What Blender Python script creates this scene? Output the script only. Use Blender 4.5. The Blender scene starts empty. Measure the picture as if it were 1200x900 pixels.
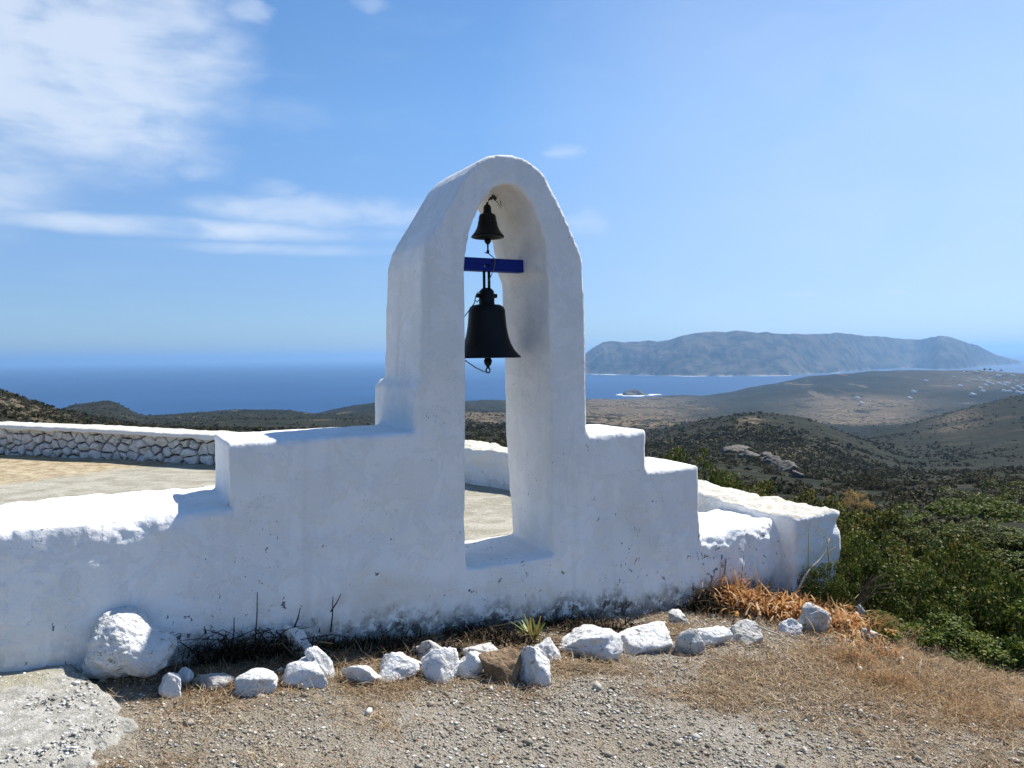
import bpy, bmesh, math, random
import numpy as np
from mathutils import Matrix, Vector

random.seed(7)
RNG = np.random.default_rng(11)
sc = bpy.context.scene
COL = sc.collection
CZ = 1.56                      # eye height
SEA = -150.0                   # sea level, metres below the hilltop
PITCH, ROLL = math.radians(2.1), math.radians(-0.76)
RC = Matrix.Rotation(math.pi/2 - PITCH, 3, 'X') @ Matrix.Rotation(ROLL, 3, 'Z')
TH = math.radians(28.0)        # the bell wall runs away to the right
U = np.array([math.cos(TH), math.sin(TH)])
N = np.array([-math.sin(TH), math.cos(TH)])
P0 = np.array([0.0, 4.4])

# ------------------------------------------------------------------ noise
def _h(i, j, k, seed):
    n = (i * 374761393 + j * 668265263 + k * 2147483647 + seed * 974711) & 0xFFFFFFFF
    n = ((n ^ (n >> 13)) * 1274126177) & 0xFFFFFFFF
    n = ((n ^ (n >> 16)) * 2246822519) & 0xFFFFFFFF
    return ((n ^ (n >> 15)) & 0xFFFFFF) / float(0xFFFFFF)

def vnoise(p, seed=0):
    p = np.asarray(p, float)
    i = np.floor(p).astype(np.int64)
    f = p - i
    f = f*f*f*(f*(f*6-15)+10)
    out = 0
    for a in (0, 1):
        for b in (0, 1):
            for c in (0, 1):
                w = (f[:, 0] if a else 1-f[:, 0])*(f[:, 1] if b else 1-f[:, 1])*(f[:, 2] if c else 1-f[:, 2])
                out = out + w*_h(i[:, 0]+a, i[:, 1]+b, i[:, 2]+c, seed)
    return out*2-1

def fbm(p, octaves=4, seed=0, gain=.5, lac=2.03):
    p = np.asarray(p, float)
    s, a, t = 0, 1, 0
    for o in range(octaves):
        s = s + a*vnoise(p*(lac**o)+o*17.3, seed+o); t += a; a *= gain
    return s/t

def fbm2(x, y, sc_, **k):
    x = np.asarray(x, float); y = np.asarray(y, float)
    sh = np.broadcast(x, y).shape
    p = np.stack([np.broadcast_to(x, sh).ravel()*sc_, np.broadcast_to(y, sh).ravel()*sc_, np.zeros(int(np.prod(sh)))+.37], 1)
    return fbm(p, **k).reshape(sh)

def sstep(a, b, x):
    t = np.clip((np.asarray(x, float)-a)/(b-a), 0, 1)
    return t*t*(3-2*t)

# ------------------------------------------------------------------ photo rays
def ray(x, y):
    d = RC @ Vector(((x-600)/900, -(y-450)/900, -1))
    return np.array(d)

def at_depth(x, y, Y):
    d = ray(x, y); t = Y/d[1]
    return np.array([0, 0, CZ]) + d*t

def wp(x, y, s=0.0):
    """point of the plane s metres behind the front face of the bell wall: (along the wall, height)"""
    d = ray(x, y)
    q = P0 + s*N
    t = q.dot(N)/(d[:2].dot(N))
    p = d[:2]*t - q
    return p.dot(U), CZ + d[2]*t

def W(u, s, z):
    p = P0 + U*u + N*s
    return (p[0], p[1], z)

def wall_s(x, y):
    return (x-P0[0])*N[0] + (y-P0[1])*N[1]
def wall_u(x, y):
    return (x-P0[0])*U[0] + (y-P0[1])*U[1]

# ------------------------------------------------------------------ mesh building
def make_obj(name, verts, faces, mat=None, parent=None, smooth=True):
    me = bpy.data.meshes.new(name)
    verts = np.asarray(verts, np.float32)
    if isinstance(faces, np.ndarray):
        n, k = faces.shape
        me.vertices.add(len(verts)); me.vertices.foreach_set('co', verts.ravel())
        me.loops.add(n*k); me.loops.foreach_set('vertex_index', faces.astype(np.int32).ravel())
        me.polygons.add(n); me.polygons.foreach_set('loop_start', np.arange(0, n*k, k, dtype=np.int32))
        me.update(calc_edges=True); me.validate()
    else:
        me.from_pydata([tuple(map(float, v)) for v in verts], [], faces)
        me.update()
    if smooth:
        me.polygons.foreach_set('use_smooth', np.ones(len(me.polygons), bool))
    o = bpy.data.objects.new(name, me)
    COL.objects.link(o)
    if mat: me.materials.append(mat)
    if parent: o.parent = parent
    return o

def thing(name, label, cat, loc=(0, 0, 0), group=None, rotz=0):
    o = bpy.data.objects.new(name, None); COL.objects.link(o)
    o.empty_display_size = .1
    o.location = loc; o.rotation_euler = (0, 0, rotz)
    tag(o, label, cat, group)
    return o
def tag(o, label, cat, group=None, kind=None):
    o['label'] = label; o['category'] = cat
    if group: o['group'] = group
    if kind: o['kind'] = kind
    return o
def struct(o):
    o['kind'] = 'structure'; return o
def stuff(o, label, cat):
    return tag(o, label, cat, kind='stuff')

class MB:
    def __init__(s): s.v = []; s.f = []
    def add(s, v, f):
        b = len(s.v); s.v += [tuple(p) for p in v]; s.f += [tuple(b+i for i in q) for q in f]
    def tube(s, pts, rad, seg=7, caps=True):
        pts = [Vector(p) for p in pts]
        if not hasattr(rad, '__len__'): rad = [rad]*len(pts)
        v, f = [], []
        up = Vector((.31, .17, .93))
        for i, p in enumerate(pts):
            t = (pts[min(i+1, len(pts)-1)]-pts[max(i-1, 0)]).normalized()
            a = t.cross(up)
            if a.length < .05: a = t.cross(Vector((1, 0, 0)))
            a.normalize(); b = t.cross(a)
            for k in range(seg):
                w = 2*math.pi*k/seg
                v.append(p + (a*math.cos(w)+b*math.sin(w))*rad[i])
        for i in range(len(pts)-1):
            for k in range(seg):
                f.append((i*seg+k, i*seg+(k+1) % seg, (i+1)*seg+(k+1) % seg, (i+1)*seg+k))
        if caps:
            f.append(tuple(range(seg))[::-1]); f.append(tuple(range((len(pts)-1)*seg, len(pts)*seg)))
        s.add(v, f)
    def lathe(s, prof, c=(0, 0, 0), seg=40):
        v, f = [], []
        for r, z in prof:
            for k in range(seg):
                w = 2*math.pi*k/seg
                v.append((c[0]+r*math.cos(w), c[1]+r*math.sin(w), c[2]+z))
        for i in range(len(prof)-1):
            for k in range(seg):
                f.append((i*seg+k, i*seg+(k+1) % seg, (i+1)*seg+(k+1) % seg, (i+1)*seg+k))
        s.add(v, f)
    def box(s, c, hx, hy, hz, rz=0.0):
        co, si = math.cos(rz), math.sin(rz)
        v = []
        for z in (-hz, hz):
            for x, y in ((-hx, -hy), (hx, -hy), (hx, hy), (-hx, hy)):
                v.append((c[0]+x*co-y*si, c[1]+x*si+y*co, c[2]+z))
        s.add(v, [(3, 2, 1, 0), (4, 5, 6, 7), (0, 1, 5, 4), (1, 2, 6, 5), (2, 3, 7, 6), (3, 0, 4, 7)])
    def obj(s, name, mat, parent=None, smooth=True):
        return make_obj(name, s.v, s.f, mat, parent, smooth)

def prism_uz(mb, front, back, s0, s1):
    """solid between a front outline (u,z) at depth s0 and a back outline at s1 (clockwise seen from the front)"""
    n = len(front)
    v = [W(u, s0, z) for u, z in front] + [W(u, s1, z) for u, z in back]
    f = [tuple(range(n)), tuple(range(2*n-1, n-1, -1))]
    for i in range(n):
        j = (i+1) % n
        f.append((j, i, n+i, n+j))
    mb.add(v, f)

def solidify(name, mb, voxel, smooth_it=2, cutters=()):
    """union of the closed shapes in mb by voxel remesh; returns verts, faces as numpy"""
    tmp = make_obj(name+'_tmp', mb.v, mb.f, smooth=False)
    bm = bmesh.new(); bm.from_mesh(tmp.data); bmesh.ops.recalc_face_normals(bm, faces=bm.faces[:]); bm.to_mesh(tmp.data); bm.free()
    m = tmp.modifiers.new('r', 'REMESH'); m.mode = 'VOXEL'; m.voxel_size = voxel
    cs = []
    for cmb in cutters:
        c = make_obj('cut_tmp', cmb.v, cmb.f, smooth=False)
        bm = bmesh.new(); bm.from_mesh(c.data); bmesh.ops.recalc_face_normals(bm, faces=bm.faces[:]); bm.to_mesh(c.data); bm.free()
        b = tmp.modifiers.new('b', 'BOOLEAN'); b.operation = 'DIFFERENCE'; b.solver = 'EXACT'; b.object = c
        cs.append(c)
    if cutters:
        m2 = tmp.modifiers.new('r2', 'REMESH'); m2.mode = 'VOXEL'; m2.voxel_size = voxel
    if smooth_it:
        sm = tmp.modifiers.new('s', 'SMOOTH'); sm.factor = .5; sm.iterations = smooth_it
    bpy.context.view_layer.update()
    dg = bpy.context.evaluated_depsgraph_get()
    ev = tmp.evaluated_get(dg); me = bpy.data.meshes.new_from_object(ev)
    nv = len(me.vertices)
    co = np.empty(nv*3, np.float32); me.vertices.foreach_get('co', co); co = co.reshape(-1, 3).astype(float)
    no = np.empty(nv*3, np.float32); me.vertices.foreach_get('normal', no); no = no.reshape(-1, 3).astype(float)
    lp = np.empty(len(me.loops), np.int32); me.loops.foreach_get('vertex_index', lp)
    tot = np.empty(len(me.polygons), np.int32); me.polygons.foreach_get('loop_total', tot)
    q = (tot == 4)
    if q.all(): faces = lp.reshape(-1, 4)
    else:
        faces = [tuple(p.vertices) for p in me.polygons]
    bpy.data.meshes.remove(me)
    for o in [tmp]+cs:
        d = o.data; bpy.data.objects.remove(o); bpy.data.meshes.remove(d)
    return co, no, faces

# ------------------------------------------------------------------ materials
class NT:
    def __init__(s, name):
        s.m = bpy.data.materials.new(name); s.m.use_nodes = True
        s.t = s.m.node_tree; s.t.nodes.clear()
        s.out = s.n('ShaderNodeOutputMaterial')
    def n(s, typ, **kw):
        x = s.t.nodes.new(typ)
        for k, v in kw.items():
            if k in ('op',): x.operation = v
            else: setattr(x, k, v)
        return x
    def l(s, a, b): s.t.links.new(a, b)
    def val(s, sock, v):
        if hasattr(v, 'is_linked') or isinstance(v, bpy.types.NodeSocket): s.l(v, sock)
        else: sock.default_value = v
    def math(s, op, a, b=0.0, clamp=False):
        x = s.n('ShaderNodeMath', op=op); x.use_clamp = clamp
        s.val(x.inputs[0], a); s.val(x.inputs[1], b); return x.outputs[0]
    def vmath(s, op, a, b=(0, 0, 0)):
        x = s.n('ShaderNodeVectorMath', op=op); s.val(x.inputs[0], a); s.val(x.inputs[1], b); return x.outputs[0]
    def pos(s): return s.n('ShaderNodeNewGeometry').outputs['Position']
    def obj(s): return s.n('ShaderNodeTexCoord').outputs['Object']
    def sep(s, v):
        x = s.n('ShaderNodeSeparateXYZ'); s.l(v, x.inputs[0]); return x.outputs
    def noise(s, vec, scale, detail=4, rough=.55, dist=0.0):
        x = s.n('ShaderNodeTexNoise'); s.l(vec, x.inputs['Vector'])
        x.inputs['Scale'].default_value = scale; x.inputs['Detail'].default_value = detail
        x.inputs['Roughness'].default_value = rough; x.inputs['Distortion'].default_value = dist
        return x.outputs['Fac']
    def voro(s, vec, scale, feature='F1'):
        x = s.n('ShaderNodeTexVoronoi', feature=feature); s.l(vec, x.inputs['Vector']); x.inputs['Scale'].default_value = scale
        return x
    def ss(s, v, a, b):
        x = s.n('ShaderNodeMapRange'); x.interpolation_type = 'SMOOTHSTEP'
        s.val(x.inputs['Value'], v); s.val(x.inputs['From Min'], a); s.val(x.inputs['From Max'], b)
        return x.outputs['Result']
    def lin(s, v, a, b, c, d):
        x = s.n('ShaderNodeMapRange'); s.val(x.inputs['Value'], v)
        for k, q in zip(('From Min', 'From Max', 'To Min', 'To Max'), (a, b, c, d)): s.val(x.inputs[k], q)
        return x.outputs['Result']
    def mix(s, f, a, b):
        x = s.n('ShaderNodeMix'); x.data_type = 'RGBA'
        s.val(x.inputs[0], f)
        for sk, v in ((x.inputs[6], a), (x.inputs[7], b)):
            if isinstance(v, tuple): sk.default_value = v if len(v) == 4 else v+(1,)
            else: s.l(v, sk)
        return x.outputs[2]
    def bump(s, h, strength, dist, prev=None):
        x = s.n('ShaderNodeBump'); s.l(h, x.inputs['Height']); x.inputs['Strength'].default_value = strength
        x.inputs['Distance'].default_value = dist
        if prev: s.l(prev, x.inputs['Normal'])
        return x.outputs[0]
    def bsdf(s, col, rough=.8, normal=None, metal=0.0, spec=.3):
        x = s.n('ShaderNodeBsdfPrincipled')
        if isinstance(col, tuple): x.inputs['Base Color'].default_value = col+(1,)
        else: s.l(col, x.inputs['Base Color'])
        s.val(x.inputs['Roughness'], rough); x.inputs['Metallic'].default_value = metal
        x.inputs['Specular IOR Level'].default_value = spec
        if normal: s.l(normal, x.inputs['Normal'])
        return x.outputs[0]
    def finish(s, sh): s.l(sh, s.out.inputs['Surface']); return s.m

def mat_plaster():
    t = NT('whitewash plaster'); p = t.pos(); z = t.sep(p)[2]
    big = t.noise(p, 2.2, 4, .5)
    mid = t.noise(p, 9, 5, .6, .3)
    fine = t.noise(p, 60, 4, .6)
    col = t.mix(t.ss(big, .42, .68), (.83, .825, .81), (.785, .78, .755))
    st_ = t.noise(t.vmath('MULTIPLY', p, (7, 7, .7)), 1.0, 4, .6, .4)
    col = t.mix(t.math('MULTIPLY', t.ss(st_, .50, .74), .32), col, (.58, .575, .555))
    # brownish damp patches low down
    low = t.ss(z, .85, .15)
    patch = t.math('MULTIPLY', t.ss(t.noise(p, 1.7, 3, .6, .5), .54, .68), low)
    col = t.mix(t.math('MULTIPLY', patch, .45), col, (.52, .45, .36))
    # black chips and specks, thicker towards the base
    vz = t.vmath('MULTIPLY', p, (1, 1, .8))
    sp = t.noise(vz, 26, 3, .65, .6)
    clus = t.noise(p, 2.6, 3, .6)
    thr = t.math('SUBTRACT', .745, t.math('MULTIPLY', t.ss(clus, .38, .72), .075))
    thr = t.math('SUBTRACT', thr, t.math('MULTIPLY', t.ss(z, .75, .0), .06))
    speck = t.math('GREATER_THAN', sp, thr)
    col = t.mix(t.math('MULTIPLY', speck, .85), col, (.07, .07, .065))
    # foot of the wall: dark lichen and soil plus shadow painted into the colour
    zz = t.math('SUBTRACT', z, t.math('MULTIPLY', t.sep(p)[0], -.09))
    foot = t.ss(t.math('ADD', zz, t.math('MULTIPLY', t.noise(p, 7, 5, .65), -.34)), .02, -.13)
    col = t.mix(t.math('MULTIPLY', foot, t.math('MULTIPLY', t.ss(t.noise(p, 22, 4, .7), .34, .52), t.lin(t.ss(t.sep(p)[0], -2.0, -1.1), 0, 1, .25, 1.0))), col, (.085, .080, .066))
    sp2 = t.math('MULTIPLY', t.ss(t.noise(p, 85, 2, .6, .4), .69, .72), t.ss(clus, .42, .60))
    col = t.mix(t.math('MULTIPLY', sp2, .7), col, (.12, .115, .10))
    flk = t.noise(p, 5.5, 6, .68, .8)
    flake = t.ss(flk, .50, .515)
    col = t.mix(t.math('MULTIPLY', flake, .30), col, (.70, .69, .66))
    ce = t.voro(t.vmath('ADD', p, t.vmath('MULTIPLY', t.n('ShaderNodeTexNoise').outputs['Color'], (.12, .12, .12))), 2.1, 'DISTANCE_TO_EDGE')
    crack = t.math('MULTIPLY', t.ss(ce.outputs['Distance'], .006, .001), t.ss(t.noise(p, 1.9, 2, .5), .55, .62))
    col = t.mix(t.math('MULTIPLY', crack, .12), col, (.25, .24, .22))
    n0 = t.bump(flake, .5, .004)
    n1 = t.bump(mid, .6, .02, n0)
    n2 = t.bump(fine, .45, .006, n1)
    return t.finish(t.bsdf(col, .85, n2, spec=.2))

def mat_limewash_rough():
    t = NT('rough weathered limewash'); p = t.pos()
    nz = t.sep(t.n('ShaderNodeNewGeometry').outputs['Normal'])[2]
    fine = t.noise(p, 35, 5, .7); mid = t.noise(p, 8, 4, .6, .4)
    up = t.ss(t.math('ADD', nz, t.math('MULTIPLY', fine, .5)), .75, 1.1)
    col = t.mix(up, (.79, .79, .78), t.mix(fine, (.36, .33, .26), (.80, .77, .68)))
    sp = t.ss(t.noise(p, 14, 4, .7, .6), .62, .70)
    z = t.sep(p)[2]
    col = t.mix(t.math('MULTIPLY', sp, t.ss(z, .55, .05)), col, (.08, .08, .07))
    n = t.bump(fine, .7, .02, t.bump(mid, .5, .04))
    return t.finish(t.bsdf(col, .9, n, spec=.15))

def mat_rock(name, a, b, dark=.25, lich=.58):
    t = NT(name); p = t.pos()
    f = t.noise(p, 45, 5, .65); m = t.noise(p, 11, 4, .6, .4)
    col = t.mix(t.ss(m, .3, .7), a, b)
    col = t.mix(t.ss(t.noise(p, 30, 4, .7, .5), lich, lich+.09), col, (dark, dark*.97, dark*.88))
    n = t.bump(f, 1.0, .016, t.bump(m, .8, .035))
    return t.finish(t.bsdf(col, .9, n, spec=.15))

def mat_ground():
    t = NT('gravel soil'); p = t.pos()
    b = t.noise(p, .9, 5, .6, .4); f = t.noise(p, 70, 5, .7); g = t.noise(p, 18, 4, .65)
    v = t.voro(p, 95)
    col = t.mix(t.ss(b, .40, .62), (.38, .35, .295), (.29, .25, .19))
    for sc_, amt in ((55, .55), (120, .6), (240, .5)):
        vv = t.voro(t.vmath('ADD', p, t.vmath('MULTIPLY', t.n('ShaderNodeTexNoise').outputs['Color'], (.0, .0, .0))), sc_)
        cs = t.sep(vv.outputs['Color'])
        tone = t.mix(cs[0], (.11, .095, .07), t.mix(cs[2], (.50, .46, .39), (.40, .33, .24)))
        col = t.mix(t.math('MULTIPLY', t.math('MULTIPLY', t.ss(vv.outputs['Distance'], .55, .30), t.ss(cs[1], .25, .5)), amt), col, tone)
    col = t.mix(t.math('MULTIPLY', t.ss(f, .62, .45), .0), col, (.10, .08, .055))
    at = t.n('ShaderNodeAttribute'); at.attribute_name = 'litter'
    lit = t.ss(t.math('ADD', at.outputs['Fac'], t.math('MULTIPLY', t.math('SUBTRACT', g, .5), .9)), .30, .62)
    col = t.mix(t.math('MULTIPLY', lit, .85), col, t.mix(t.ss(f, .35, .65), (.060, .044, .028), (.25, .18, .11)))
    st = t.math('MULTIPLY', t.ss(v.outputs['Distance'], .34, .18), t.ss(t.sep(v.outputs['Color'])[0], .45, .7))
    stc = t.mix(t.sep(v.outputs['Color'])[1], (.30, .27, .23), (.55, .52, .46))
    col = t.mix(t.math('MULTIPLY', st, t.ss(b, .64, .42)), col, stc)
    n = t.bump(v.outputs['Distance'], .8, .012, t.bump(f, .9, .015, t.bump(g, .7, .03)))
    return t.finish(t.bsdf(col, .95, n, spec=.1))

def mat_concrete():
    t = NT('old pale concrete'); p = t.pos()
    f = t.noise(p, 60, 5, .7); g = t.noise(p, 14, 5, .65, .4); b = t.noise(p, 2.5, 4, .6)
    col = t.mix(t.ss(g, .35, .65), (.31, .30, .26), (.47, .455, .41))
    col = t.mix(t.ss(b, .52, .72), col, (.36, .33, .24))
    v = t.voro(p, 48)
    col = t.mix(t.math('MULTIPLY', t.ss(v.outputs['Distance'], .3, .15), t.ss(t.sep(v.outputs['Color'])[0], .55, .8)), col, (.68, .66, .62))
    col = t.mix(t.ss(f, .56, .72), col, (.19, .17, .13))
    n = t.bump(f, .9, .015, t.bump(g, .7, .03))
    return t.finish(t.bsdf(col, .95, n, spec=.1))

def mat_courtyard():
    t = NT('courtyard paving'); p = t.pos()
    q = t.vmath('MULTIPLY', p, (1, 1.6, 1))
    f = t.noise(p, 30, 5, .7); g = t.noise(q, 3.0, 5, .65, .6); b = t.noise(p, .5, 4, .6)
    x, y, z = t.sep(p)
    col = t.mix(t.ss(g, .35, .66), (.28, .26, .20), (.41, .385, .32))
    col = t.mix(t.ss(f, .54, .70), col, (.20, .21, .15))
    # a bed of dry ochre grass in the far left of the yard
    bed = t.math('ADD', t.math('MULTIPLY', x, -1.0), t.math('MULTIPLY', y, .75))
    bed = t.ss(t.math('ADD', bed, t.math('MULTIPLY', t.noise(p, 1.3, 4, .6), 1.6)), 13.4, 14.0)
    col = t.mix(bed, col, t.mix(t.ss(t.noise(p, 7, 5, .7), .35, .65), (.27, .205, .12), (.47, .40, .27)))
    n = t.bump(f, .7, .02, t.bump(g, .6, .05))
    return t.finish(t.bsdf(col, .95, n, spec=.1))

def mat_plain(name, col, rough=.8, metal=0.0, spec=.3, var=.0, bump=0.0, scale=30):
    t = NT(name); c = col; nrm = None
    if var or bump:
        f = t.noise(t.obj(), scale, 4, .6)
        if var: c = t.mix(f, tuple(k*(1-var) for k in col), tuple(min(1, k*(1+var)) for k in col))
        if bump: nrm = t.bump(f, bump, .01)
    return t.finish(t.bsdf(c, rough, nrm, metal, spec))

def mat_leaf(name, stops, trans=.35, rough=.5, spec=.35):
    t = NT(name)
    r = t.n('ShaderNodeNewGeometry').outputs['Random Per Island']
    cr = t.n('ShaderNodeValToRGB'); t.l(r, cr.inputs[0])
    e = cr.color_ramp.elements
    while len(e) < len(stops): e.new(.5)
    for k, (ps, c) in enumerate(stops):
        e[k].position = ps; e[k].color = c+(1,)
    d = t.bsdf(cr.outputs[0], rough, spec=spec)
    tr = t.n('ShaderNodeBsdfTranslucent'); t.l(cr.outputs[0], tr.inputs[0])
    ms = t.n('ShaderNodeMixShader'); ms.inputs[0].default_value = trans
    t.l(d, ms.inputs[1]); t.l(tr.outputs[0], ms.inputs[2])
    return t.finish(ms.outputs[0])

def mat_hills():
    t = NT('scrub hillside'); p = t.pos(); x, y, z = t.sep(p)
    at = t.n('ShaderNodeAttribute'); at.attribute_name = 'field'; field = at.outputs['Fac']
    big = t.noise(p, .006, 6, .62, .3); mid = t.noise(p, .035, 6, .65, .3); fine = t.noise(p, .22, 5, .7)
    tiny = t.noise(p, .9, 4, .7)
    soil = t.mix(t.ss(big, .38, .62), (.038, .033, .023), (.062, .052, .036))
    scrub = t.mix(t.ss(mid, .35, .65), (.016, .019, .012), (.034, .034, .022))
    cover = t.ss(t.math('ADD', t.math('MULTIPLY', mid, .8), t.math('MULTIPLY', fine, .75)), 1.0, .78)
    cover = t.math('ADD', cover, t.math('MULTIPLY', t.ss(tiny, .45, .6), .55), True)
    col = t.mix(cover, soil, scrub)
    spot = t.ss(t.noise(p, .085, 4, .7, .4), .50, .60)
    col = t.mix(t.math('MULTIPLY', spot, .75), col, (.018, .021, .013))
    dv_ = t.voro(p, .16); dk = t.sep(dv_.outputs['Color'])
    dot = t.math('MULTIPLY', t.ss(dv_.outputs['Distance'], .52, .30), t.ss(t.math('ADD', dk[0], t.math('MULTIPLY', mid, .8)), .72, .80))
    col = t.mix(t.math('MULTIPLY', dot, .85), col, (.017, .020, .012))
    # bare pale rock and dry-wall lines
    col = t.mix(t.math('MULTIPLY', t.ss(fine, .66, .74), t.ss(big, .44, .6)), col, (.20, .18, .145))
    lp = t.noise(t.vmath('MULTIPLY', p, (1, .45, 1)), .0075, 6, .66, .5); lq = t.noise(t.vmath('MULTIPLY', p, (1, .4, 1)), .013, 5, .66, .3)
    far = t.ss(y, 350.0, 900.0)
    col = t.mix(t.math('MULTIPLY', t.math('MULTIPLY', t.ss(lp, .42, .50), far), .80), col, (.015, .018, .012))
    col = t.mix(t.math('MULTIPLY', t.math('MULTIPLY', t.ss(lq, .58, .65), far), .65), col, (.16, .13, .088))
    # terraced fields follow the contour lines
    zz = t.math('ADD', t.math('MULTIPLY', z, .9), t.math('MULTIPLY', t.noise(p, .01, 3, .5), 3.0))
    fr = t.math('FRACT', zz)
    tan = t.mix(t.noise(p, .012, 3, .6, 1.0), (.085, .060, .038), (.21, .165, .11))
    tan = t.mix(t.ss(fr, .68, .80), tan, (.035, .038, .024))
    tan = t.mix(t.ss(fine, .56, .66), tan, (.045, .048, .03))
    col = t.mix(t.math('MULTIPLY', field, t.ss(t.noise(p, .016, 5, .65), .36, .47)), col, tan)
    n = t.bump(fine, .8, 1.2, t.bump(mid, .5, 5.0))
    return t.finish(t.bsdf(col, .95, n, spec=.05))

def mat_island():
    t = NT('island scrub'); p = t.pos(); z = t.sep(p)[2]
    big = t.noise(p, .0022, 6, .6, .4); mid = t.noise(p, .010, 6, .65)
    col = t.mix(t.ss(mid, .38, .62), (.016, .018, .012), (.095, .080, .055))
    col = t.mix(t.ss(big, .56, .68), col, (.085, .072, .052))
    col = t.mix(t.math('MULTIPLY', t.ss(z, SEA+26, SEA+4), t.ss(mid, .45, .55)), col, (.16, .14, .11))
    return t.finish(t.bsdf(col, .95, t.bump(mid, .6, 30.0), spec=.05))

def mat_sea():
    t = NT('sea water'); p = t.pos()
    w = t.noise(t.vmath('MULTIPLY', p, (1, 1.0, 1)), .05, 5, .6, .3)
    big = t.noise(p, .0012, 4, .6)
    col = t.mix(t.ss(big, .4, .65), (.007, .046, .128), (.010, .056, .150))
    # sparse white caps
    cap = t.ss(t.noise(p, .03, 3, .8), .80, .83)
    col = t.mix(cap, col, (.7, .74, .78))
    return t.finish(t.bsdf(col, .55, t.bump(w, .4, 2.0), spec=.12))

M = {}
M['plaster'] = mat_plaster()
M['rough'] = mat_limewash_rough()
M['ground'] = mat_ground()
M['concrete'] = mat_concrete()
M['court'] = mat_courtyard()
M['rock_white'] = mat_rock('whitewashed rock', (.66, .65, .62), (.80, .79, .77), .30, .585)
M['rock_grey'] = mat_rock('worn whitewash rock', (.42, .40, .36), (.66, .64, .60), .18, .56)
M['rock_brown'] = mat_rock('brown fieldstone', (.17, .115, .07), (.30, .21, .13), .07, .60)
M['rock_pale'] = mat_rock('limestone outcrop', (.115, .107, .092), (.20, .185, .16), .05, .50)
M['stone_face'] = mat_rock('limewashed fieldstone', (.58, .57, .55), (.78, .77, .75), .30, .62)
M['core'] = mat_plain('dark wall core', (.11, .10, .09), .95, spec=.05)
M['hills'] = mat_hills()
M['island'] = mat_island()
M['sea'] = mat_sea()
M['iron'] = mat_plain('blackened bronze', (.006, .007, .009), .5, .2, .25, .4, .3, 40)
M['iron_small'] = mat_plain('dark green bronze', (.007, .010, .010), .45, .3, .3, .5, .3, 60)
def mat_beam():
    t = NT('chipped royal blue paint'); p = t.obj()
    g = t.noise(t.vmath('MULTIPLY', p, (2, 2, 26)), 6, 5, .6)
    col = t.mix(g, (.003, .012, .15), (.006, .028, .27))
    col = t.mix(t.ss(t.noise(p, 55, 4, .7), .66, .70), col, (.16, .15, .14))
    return t.finish(t.bsdf(col, .6, t.bump(g, .5, .004), spec=.2))
M['blue'] = mat_beam()
M['cord'] = mat_plain('weathered cord', (.16, .13, .08), .9)
M['wire'] = mat_plain('rusty wire', (.05, .04, .03), .7)
M['foam'] = mat_plain('breaking surf', (.85, .87, .88), .8)
M['house'] = mat_plain('white house wall', (.80, .79, .76), .8)
M['house_dark'] = mat_plain('dark opening', (.05, .06, .08), .6)
M['straw'] = mat_leaf('dry straw', [(0, (.13, .08, .04)), (.45, (.30, .20, .11)), (.8, (.44, .33, .20)), (1, (.62, .52, .36))], .2, .8, .1)
M['orange'] = mat_leaf('rusty dry grass', [(0, (.20, .10, .04)), (.4, (.36, .20, .08)), (.7, (.42, .27, .13)), (1, (.56, .42, .24))], .3, .7, .15)
M['golden'] = mat_leaf('golden dry scrub', [(0, (.30, .20, .07)), (1, (.50, .36, .15))], .3, .8, .1)
M['dead'] = mat_leaf('blackened dead stems', [(0, (.012, .010, .008)), (.6, (.035, .028, .020)), (.85, (.09, .065, .04)), (1, (.20, .14, .08))], .0, .9, .1)
M['leaf'] = mat_leaf('lentisk leaf', [(0, (.020, .040, .006)), (.45, (.070, .090, .014)), (.85, (.115, .135, .022)), (1, (.22, .19, .05))], .22, .55, .10)
M['leaf_olive'] = mat_leaf('olive green leaf', [(0, (.020, .032, .008)), (.5, (.060, .074, .014)), (.85, (.17, .165, .03)), (1, (.25, .18, .05))], .25, .55, .10)
M['leaf_bright'] = mat_leaf('fresh green leaf', [(0, (.022, .045, .005)), (.5, (.072, .104, .012)), (1, (.19, .205, .03))], .28, .55, .10)
M['leaf_far'] = mat_leaf('far scrub leaf', [(0, (.036, .037, .021)), (.5, (.058, .056, .032)), (1, (.085, .076, .046))], .2, .8, .1)
M['twig'] = mat_plain('grey brown twig', (.11, .085, .06), .9, var=.3)
M['stick'] = mat_plain('bleached stick', (.55, .47, .36), .85, var=.25)
M['reed'] = mat_plain('yellow green reed', (.28, .22, .07), .8, var=.3)

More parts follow.
